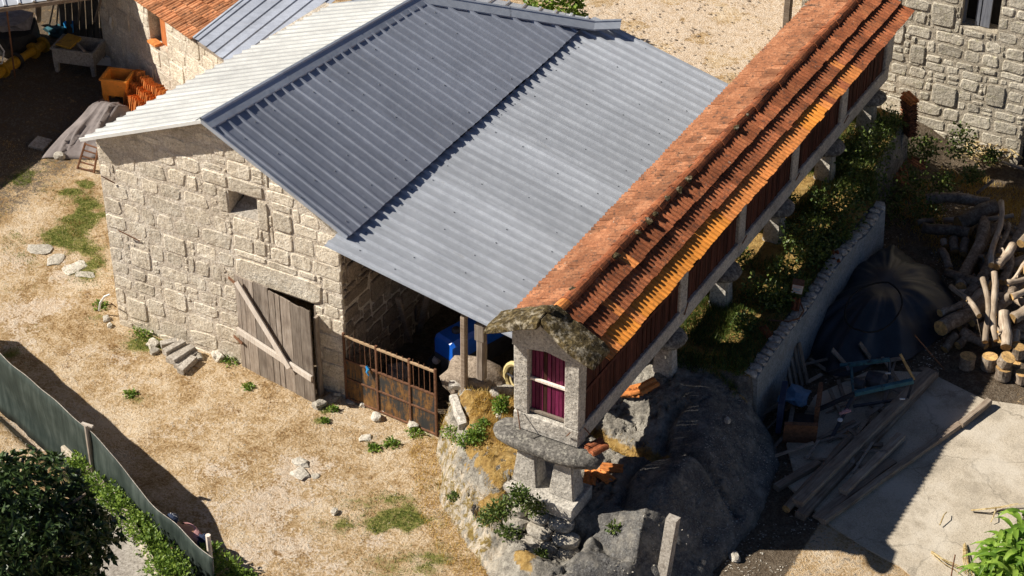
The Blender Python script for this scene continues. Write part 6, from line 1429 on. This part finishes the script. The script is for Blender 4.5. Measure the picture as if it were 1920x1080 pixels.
# black tarpaulin heap with hoop
hc = at(1665, 610, .3)
rsx = []
def heap():
    vs = []; fs = []; NR, NA = 22, 120; c = at(1652, 590, 0)
    for i in range(NR + 1):
        r = i / NR
        for j in range(NA):
            a = 2 * math.pi * j / NA; rr = r * (1.0 + .10 * math.sin(a * 3 + 1) + .05 * math.sin(a * 7))
            x = c.x + math.cos(a) * rr * 1.28; y = c.y + math.sin(a) * rr * 2.15
            fold = .075 * abs(mnoise.noise(Vector((math.cos(a) * 5, math.sin(a) * 5, r * .8)))) * 2 * sstep(.15, .8, np.array(r)) + .06 * mnoise.noise(Vector((x * 2, y * 2, 0)))
            z = .74 * (1 - r ** 2.6) + float(fold) + .10 * mnoise.noise(Vector((x * 1.3, y * 1.1, 3))) * (1 - r) + .03
            vs.append((x, y, max(z, .03)))
    for i in range(NR):
        for j in range(NA): q = i * NA; fs.append((q + j, q + NA + j, q + NA + (j + 1) % NA, q + (j + 1) % NA))
    me = mesh_from('tarpaulin', vs, fs, M['tarp_black'], smooth=True); return link('tarpaulin', me, label='big black tarpaulin covering a rounded heap in the shade', cat='tarpaulin'), c
_, hc = heap()
mb = MB(); hp = at(1640, 560, 1.0); mb.tube([(hp.x + .5 * math.cos(a), hp.y + .75 * math.sin(a), 0.92 - .10 * abs(math.cos(a)) - .18 * (math.sin(a) < 0) * abs(math.sin(a))) for a in [k * 2 * math.pi / 28 for k in range(29)]], .018, 6); mb.obj('hoop', M['dark_in'], label='thin rusty hoop lying on top of the black tarpaulin', cat='hoop')
# planks leaning on the wall
for k in range(5):
    a = at(1478 + k * 9, 735 - k * 4, .05); b = at(1462 + k * 9, 655 - k * 3, .75); mb = MB(); mb.beam(a, b, .13, .03, up=(1, 0, 0), jit=.004, seg=2)
    mb.obj('plank', M['old_wood'], label='dark plank leaning against the retaining wall, %s from the left' % ORD[k], cat='plank', group='planks leaning on the retaining wall')
# blue-green scrap machine frame
scm = thing('scrap_machine', 'blue-green scrap machine frame with bent bars among the shaded junk', 'machine', at(1620, 760, 0))
def bar(a, za, b, zb_, w_, mt, nm='frame_bar', par=scm, **kw):
    mb = MB(); mb.beam(at(*a, za), at(*b, zb_), w_, w_, ch=.1); return mb.obj(nm, M[mt], par, **kw)
bar((1602, 738), .55, (1712, 714), .75, .09, 'teal'); bar((1575, 686), .5, (1668, 674), .6, .07, 'teal'); bar((1530, 770), .15, (1602, 738), .55, .07, 'iron'); bar((1555, 700), .2, (1590, 690), .6, .08, 'iron')
bar((1602, 738), .5, (1560, 820), .1, .06, 'iron'); bar((1712, 714), .7, (1698, 760), .1, .05, 'iron'); bar((1668, 674), .55, (1668, 712), .2, .05, 'iron'); bar((1596, 690), .5, (1600, 740), .5, .05, 'teal')
bar((1600, 762), .2, (1694, 748), .25, .05, 'iron'); bar((1688, 664), 1.05, (1714, 712), .75, .04, 'cut', 'wooden_handle')
mb = MB(); c = at(1645, 715, .3); mb.lathe([(.0, -.2), (.16, -.2), (.18, -.05), (.18, .1), (.12, .18), (0, .18)], 14, c, 'x'); mb.obj('drum', M['iron'], scm)
mb = MB(); mb.lathe([(.0, -.1), (.11, -.1), (.11, .1), (0, .1)], 12, at(1610, 720, .35), 'x'); mb.obj('motor', M['iron'], scm)
for (px, py) in ((1665, 700), (1692, 748)):
    mb = MB(); mb.beam(at(px - 5, py, .62), at(px + 5, py, .62), .03, .02); mb.obj('white_tag', M['white'], scm)
# furniture: old armchair-like crates
fc = thing('broken_cabinet', 'overturned brown wooden cabinet with dark blue side among the scrap', 'cabinet', at(1490, 830, 0)); 
def fbox(px, py, z0, sx, sy, sz, rz, mt, nm, tilt=0.0):
    p = at(px, py, z0); mb = MB(); mb.box((-sx, -sy, 0), (sx, sy, sz)); r_ = Matrix.Translation(p) @ Matrix.Rotation(rz, 4, 'Z') @ Matrix.Rotation(tilt, 4, 'X')
    for v in mb.v: v.xyz = r_ @ v
    return mb.obj(nm, M[mt], fc)
fbox(1498, 828, .05, .30, .04, .5, .45, 'rust', 'panel', .2); fbox(1463, 790, .05, .05, .42, .62, .3, 'navy', 'side_panel', -.1); fbox(1532, 780, .05, .04, .38, .5, .3, 'rust', 'side_panel'); fbox(1500, 800, .05, .28, .30, .08, .3, 'iron', 'bottom_panel')
mb = MB(); p = at(1490, 752, .3); me = rock_mesh('bag', M['bag_blue'], .22, .26, .08, 14, .5, 2); link('bag', me, loc=(p.x, p.y, .42), label='crumpled pale blue plastic bag on the broken cabinet', cat='bag')
mb = MB(); mb.lathe([(0, 0), (.05, 0), (.05, .02), (0, .03)], 12); mb.obj('paint_tin', M['white'], label='small white round tin shining in the scrap', cat='tin', loc=at(1575, 788, .4))
me = rock_mesh('glove', M['pink'], .10, .04, .03, 5, .5, 2); link('glove', me, loc=at(1586, 772, .45), rot=(0, 0, .9), label='pink rubber glove lying above the white tin in the scrap', cat='glove')
pole(1715, 628, 1.0, 1770, 692, .1, .014, M['rust'], 'iron_rod', 'thin rusty rod leaning from the black tarpaulin to the ground', 'rod')
for k, (a, b, z0, z1, lab) in enumerate((((1560, 655), (1590, 690), .5, .15, 'splintered grey plank sticking up left of the scrap machine'), ((1612, 643), (1632, 672), .5, .2, 'short splintered plank sticking up behind the scrap machine'), ((1725, 690), (1752, 700), .2, .3, 'grey board end beside the beam tips'))):
    mb = MB(); mb.beam(at(*a, z0), at(*b, z1), .12, .03, jit=.006, seg=2); mb.obj('plank', M['old_wood'], label=lab, cat='plank')
# random scrap planks and sticks on the shaded ground
for k in range(46):
    px, py = random.uniform(1445, 1680), random.uniform(670, 870); p = at(px, py, .06 + random.random() * .12); a = random.uniform(0, 3.14); l_ = random.uniform(.15, .45)
    mb = MB(); mb.beam(p - Vector((math.cos(a), math.sin(a), .1)) * l_, p + Vector((math.cos(a), math.sin(a), .2)) * l_, random.uniform(.04, .1), .025, jit=.004, seg=2)
    mb.obj('scrap_wood', M['old_wood' if k % 3 else 'beam_wood'], label='small piece of scrap wood strewn under the machine frame', cat='scrap wood', group='scrap wood on the shaded ground')

# logs
def log(a, za, b, zb_, r0, r1, label, mat='bark', bend=.03, grp='logs in the woodpile', n=7, rough=.08):
    p0, p1 = at(*a, za), at(*b, zb_); d = p1 - p0; L_ = d.length; mb = MB(); ph = random.random() * 6
    pts_ = [Vector((-L_ / 2 + L_ * k / (n - 1), bend * math.sin(ph + k * .9) * L_, bend * math.cos(ph * 2 + k * .8) * L_ * .6)) for k in range(n)]
    mb.tube(pts_, [r0 + (r1 - r0) * k / (n - 1) * 1.0 + random.uniform(-.1, .1) * min(r0, r1) for k in range(n)], 10, jit=rough, capmi=1)
    if random.random() < .35 and L_ > .6:
        q = pts_[n // 2]; mb.tube([q, q + Vector((.1, random.choice((-1, 1)) * r0 * 1.6, r0 * .8))], [r0 * .4, r0 * .28], 6, capmi=1)
    me = mesh_from('log', mb.v, mb.f, [M[mat], M['cut']], mb.m)
    for i, pl in enumerate(me.polygons): pl.use_smooth = (mb.m[i] == 0)
    o = link('log', me, label=label, cat='log', group=grp, loc=(p0 + p1) / 2); o.rotation_mode = 'QUATERNION'; o.rotation_quaternion = d.to_track_quat('X', 'Z'); return o
LG = [((1765, 617), .45, (1850, 565), .50, .15, .14, 'thick grey-green log with a sawn end facing the tarpaulin, in the middle of the woodpile', 'bark'),
      ((1763, 588), .55, (1818, 562), .6, .075, .07, 'dark slim log lying on the thick grey-green log', 'bark'),
      ((1786, 535), .8, (1838, 592), .9, .05, .055, 'curved bare branch draped over the thick grey-green log', 'bark_pale'),
      ((1846, 522), 1.0, (1852, 640), .55, .055, .06, 'slim standing branch, left of the standing pair', 'bark_pale'),
      ((1861, 510), 1.15, (1868, 640), .5, .07, .06, 'slim standing branch, right and taller of the standing pair', 'bark_pale'),
      ((1884, 585), .8, (1886, 652), .5, .10, .11, 'short pale split log standing right of the slim pair', 'bark_pale'),
      ((1805, 622), .3, (1850, 650), .25, .12, .07, 'forked pale log end below the thick grey-green log', 'bark'),
      ((1770, 655), .15, (1792, 628), .3, .08, .09, 'short log leaning low at the left of the woodpile', 'bark'),
      ((1795, 648), .2, (1815, 632), .25, .09, .08, 'stubby grey log beside the low leaning one', 'bark'),
      ((1735, 372), .5, (1855, 376), .55, .11, .12, 'dark horizontal log at the top of the woodpile', 'bark'),
      ((1795, 418), .5, (1868, 388), .65, .17, .15, 'massive pale log just below the top horizontal one', 'bark'),
      ((1730, 425), .35, (1818, 438), .4, .11, .11, 'long grey log with an orange sawn end at the left of the woodpile', 'bark'),
      ((1718, 418), .3, (1750, 412), .3, .06, .06, 'small stub at the far left of the woodpile', 'bark'),
      ((1765, 470), .3, (1782, 505), .2, .09, .09, 'short log pointing down under the long grey one, leftmost', 'bark'),
      ((1768, 450), .25, (1772, 462), .2, .07, .07, 'pale round stub under the long grey log', 'bark_pale'),
      ((1787, 446), .3, (1790, 472), .2, .09, .09, 'blue-grey stub under the long grey log, middle one', 'bark'),
      ((1810, 450), .3, (1805, 476), .2, .085, .085, 'stub with orange end under the long grey log, right one', 'bark'),
      ((1845, 415), .5, (1805, 540), .3, .13, .12, 'thick dark log running down the middle of the woodpile', 'bark'),
      ((1870, 470), .45, (1815, 560), .3, .13, .11, 'thick shaded log right of the middle dark one', 'bark'),
      ((1875, 380), .9, (1862, 500), .8, .055, .06, 'slim upright branch over the upper woodpile', 'bark_pale'),
      ((1890, 420), .7, (1872, 480), .6, .05, .05, 'second slim branch right of the upper upright one', 'bark'),
      ((1850, 412), .6, (1900, 404), .65, .05, .045, 'thin forked branch crossing behind the slim upright one', 'bark_pale'),
      ((1930, 395), .6, (1895, 470), .5, .11, .10, 'thick shaded log at the upper right edge', 'bark'),
      ((1870, 500), .75, (1900, 460), .85, .09, .09, 'sunlit knotty log at the shade boundary', 'bark_pale'),
      ((1895, 480), .5, (1880, 530), .35, .10, .09, 'dark log under the sunlit knotty one', 'bark'),
      ((1912, 455), 1.0, (1945, 430), 1.0, .085, .08, 'log with a round pale sawn end at the right edge', 'bark_pale'),
      ((1925, 490), 1.0, (1890, 535), .7, .04, .035, 'thin crooked branch in the sun at the right edge', 'bark_pale'),
      ((1918, 505), .9, (1950, 505), .9, .10, .10, 'yellow sawn log end at the right edge, upper one', 'bark_pale'),
      ((1860, 590), .6, (1900, 545), .6, .11, .10, 'mottled log behind the slim standing pair', 'bark'),
      ((1885, 528), .95, (1950, 520), .9, .05, .05, 'bent branch lying in the sun above the split log', 'bark_pale'),
      ((1895, 555), .8, (1950, 540), .8, .07, .06, 'knobbly branch under the bent one at the right edge', 'bark_pale'),
      ((1905, 620), .5, (1905, 645), .45, .07, .075, 'small round-ended log right of the split log', 'bark_pale'),
      ((1900, 598), .6, (1930, 580), .7, .11, .13, 'thick log with a yellow face at the right edge, middle height', 'bark_pale'),
      ((1905, 640), .4, (1930, 655), .4, .035, .035, 'short split stick at the right edge above the rounds', 'cut')]
for L_ in LG: log(*L_[:6], L_[6], L_[7])
random.seed(21)
for k in range(34):
    px, py = random.uniform(1800, 1935), random.uniform(400, 640)
    if px < 1860 and py < 470 and random.random() < .5: continue
    z = random.uniform(.08, .35); a = random.uniform(-.6, 2.4); l_ = random.uniform(25, 55)
    log((px - math.cos(a) * l_, py + math.sin(a) * l_ * .8), z, (px + math.cos(a) * l_, py - math.sin(a) * l_ * .8), z + random.uniform(-.05, .15), random.uniform(.05, .11), random.uniform(.05, .11), 'log lying low in the woodpile under the upper logs', random.choice(('bark', 'bark', 'bark_pale')), grp='lower logs of the woodpile')
for k in range(12):
    px, py = random.uniform(1925, 2010), random.uniform(420, 640); log((px, py), .4, (px + 50, py - 20), .5, .1, .1, 'log lying low in the woodpile under the upper logs', 'bark_pale', grp='lower logs of the woodpile')
# upright rounds in front
def round_log(px, py, z, r, h_, label, tilt=(0, 0)):
    p = at(px, py, z); mb = MB(); mb.tube([(0, 0, 0), (0, 0, h_ * .5), (0, 0, h_)], [r * 1.03, r * .98, r], 14, jit=.04, capmi=1)
    me = mesh_from('log_round', mb.v, mb.f, [M['bark'], M['cut']], mb.m); link('log_round', me, label=label, cat='log', group='sawn rounds in front of the woodpile', loc=p, rot=(tilt[0], tilt[1], random.random()))
round_log(1812, 688, .06, .15, .26, 'shaded sawn round standing alone left of the yellow one')
round_log(1853, 690, .06, .145, .28, 'sawn round with a bright yellow top, leftmost in the sun')
round_log(1880, 708, .06, .155, .24, 'sawn round at the bottom of the pair in front')
round_log(1882, 683, .34, .14, .22, 'sawn round standing on the lower round', (.25, .2))
round_log(1908, 668, .30, .13, .22, 'sawn round with a yellow top at the right edge')
round_log(1915, 715, .06, .13, .2, 'sawn round low at the right edge')
round_log(1900, 695, .06, .12, .2, 'dark sawn round behind the front pair')
pole(1832, 598, .7, 1843, 648, .3, .006, M['bark_pale'], 'twig', 'thin twig hanging down in front of the forked log', 'twig')
pole(1862, 338, .9, 1832, 362, .5, .035, M['bark_pale'], 'branch', 'bare grey branch sticking out above the woodpile', 'branch')
# brushwood heap against the house
bc = at(1865, 290, -.3)
for k in range(60):
    a = random.uniform(0, 6.28); p = Vector((bc.x + random.uniform(-.55, .45), bc.y + random.uniform(-.55, .35), random.uniform(-.42, -.05))); l_ = random.uniform(.12, .35)
    mb = MB(); mb.tube([p - Vector((math.cos(a), math.sin(a), random.uniform(-.3, .3))) * l_, p + Vector((math.cos(a), math.sin(a), .1)) * l_], [.018, .008], 5); mb.obj('stick', M['dead'], label='dry stick in the brushwood heap at the house foot', cat='stick', group='sticks in the brushwood heap')

# ================================================================== PERSON behind the fence
pn = at(350, 992, .62)
def person():
    root = thing('person', 'person in a faded pink shirt and dark striped cap stooping behind the net fence', 'person', (pn.x, pn.y, 0))
    b = Vector((pn.x, pn.y, 0)); f = Vector((-.55, -.10, 0)).normalized(); s_ = Vector((-f.y, f.x, 0))
    def P(a, c, z): return b + f * a + s_ * c + Vector((0, 0, z))
    J = {'pel': P(-.22, 0, .52), 'sp': P(-.12, 0, .66), 'ch': P(.04, 0, .76), 'nk': P(.16, 0, .80), 'hd': P(.24, 0, .86), 'hd2': P(.27, 0, .95),
         'shL': P(.06, .15, .72), 'elL': P(.16, .22, .48), 'haL': P(.28, .12, .28), 'shR': P(.06, -.15, .72), 'elR': P(.18, -.22, .48), 'haR': P(.30, -.12, .28),
         'hpL': P(-.22, .09, .50), 'knL': P(.06, .14, .46), 'anL': P(-.10, .13, .10), 'ftL': P(.08, .14, .05), 'hpR': P(-.22, -.09, .50), 'knR': P(.06, -.14, .46), 'anR': P(-.10, -.13, .10), 'ftR': P(.08, -.14, .05)}
    for k_ in J:
        if J[k_].z > .5: J[k_].z -= .20
        elif J[k_].z > .25: J[k_].z -= .12
    rad = {'pel': .14, 'sp': .135, 'ch': .15, 'nk': .065, 'hd': .09, 'hd2': .088, 'shL': .07, 'elL': .045, 'haL': .035, 'shR': .07, 'elR': .045, 'haR': .035, 'hpL': .1, 'knL': .065, 'anL': .045, 'ftL': .04, 'hpR': .1, 'knR': .065, 'anR': .045, 'ftR': .04}
    E_ = [('pel', 'sp'), ('sp', 'ch'), ('ch', 'nk'), ('nk', 'hd'), ('hd', 'hd2'), ('ch', 'shL'), ('shL', 'elL'), ('elL', 'haL'), ('ch', 'shR'), ('shR', 'elR'), ('elR', 'haR'), ('pel', 'hpL'), ('hpL', 'knL'), ('knL', 'anL'), ('anL', 'ftL'), ('pel', 'hpR'), ('hpR', 'knR'), ('knR', 'anR'), ('anR', 'ftR')]
    ks = list(J)
    def skin(name, keys, edges, grow, mat):
        me = bpy.data.meshes.new(name); idx = {k: i for i, k in enumerate(keys)}; me.from_pydata([tuple(J[k]) for k in keys], [(idx[a], idx[c]) for a, c in edges], []); me.materials.append(mat)
        o = link(name, me, root); o.matrix_parent_inverse = parent_inv(root); m = o.modifiers.new('skin', 'SKIN'); sv = me.skin_vertices[0].data
        for i, k in enumerate(keys): sv[i].radius = (rad[k] + grow,) * 2
        sv[0].use_root = True; sub_smooth(o, 2); return o
    skin('body', ks, E_, 0, M['skin'])
    skin('shirt', ['ch', 'sp', 'pel', 'shL', 'elL', 'shR', 'elR'], [('ch', 'sp'), ('sp', 'pel'), ('ch', 'shL'), ('shL', 'elL'), ('ch', 'shR'), ('shR', 'elR')], .015, M['pink'])
    skin('trousers', ['pel', 'hpL', 'knL', 'anL', 'hpR', 'knR', 'anR'], [('pel', 'hpL'), ('hpL', 'knL'), ('knL', 'anL'), ('pel', 'hpR'), ('hpR', 'knR'), ('knR', 'anR')], .014, M['navy'])
    c = J['hd2']; mb = MB(); mb.lathe([(.115, -.03), (.118, .02), (.10, .065), (.06, .09), (0, .10)], 14, c); hat = mb.obj('cap', M['navy'], root)
    for k in range(3):
        a = .5 + k * .9; mb = MB(); mb.tube([c + Vector((.12 * math.cos(a), .12 * math.sin(a), -.02)), c + Vector((.095 * math.cos(a), .095 * math.sin(a), .07)), c + Vector((.04 * math.cos(a), .04 * math.sin(a), .10))], .007, 4); mb.obj('stripe', M['white'], hat)
    mb = MB(); mb.lathe([(0, 0), (.075, 0), (.06, .012), (0, .014)], 10, c + f * .12 + Vector((0, 0, -.03))); mb.obj('brim', M['navy'], hat)
    for hs, sg in (('haL', 1), ('haR', -1)):
        h0 = J[hs]
        for q in range(4):
            o_ = s_ * (q - 1.5) * .019; mb = MB(); l_ = (.07, .085, .08, .065)[q]; mb.tube([h0 + o_ + Vector((0, 0, -.02)), h0 + o_ + f * .02 + Vector((0, 0, -.02 - l_ * .6)), h0 + o_ + f * .005 + Vector((0, 0, -.02 - l_))], [.010, .009, .007], 6); mb.obj('finger', M['skin'], root)
        mb = MB(); mb.tube([h0 + s_ * .03 * sg, h0 + s_ * .055 * sg + Vector((0, 0, -.05))], [.011, .008], 6); mb.obj('thumb', M['skin'], root)
person()
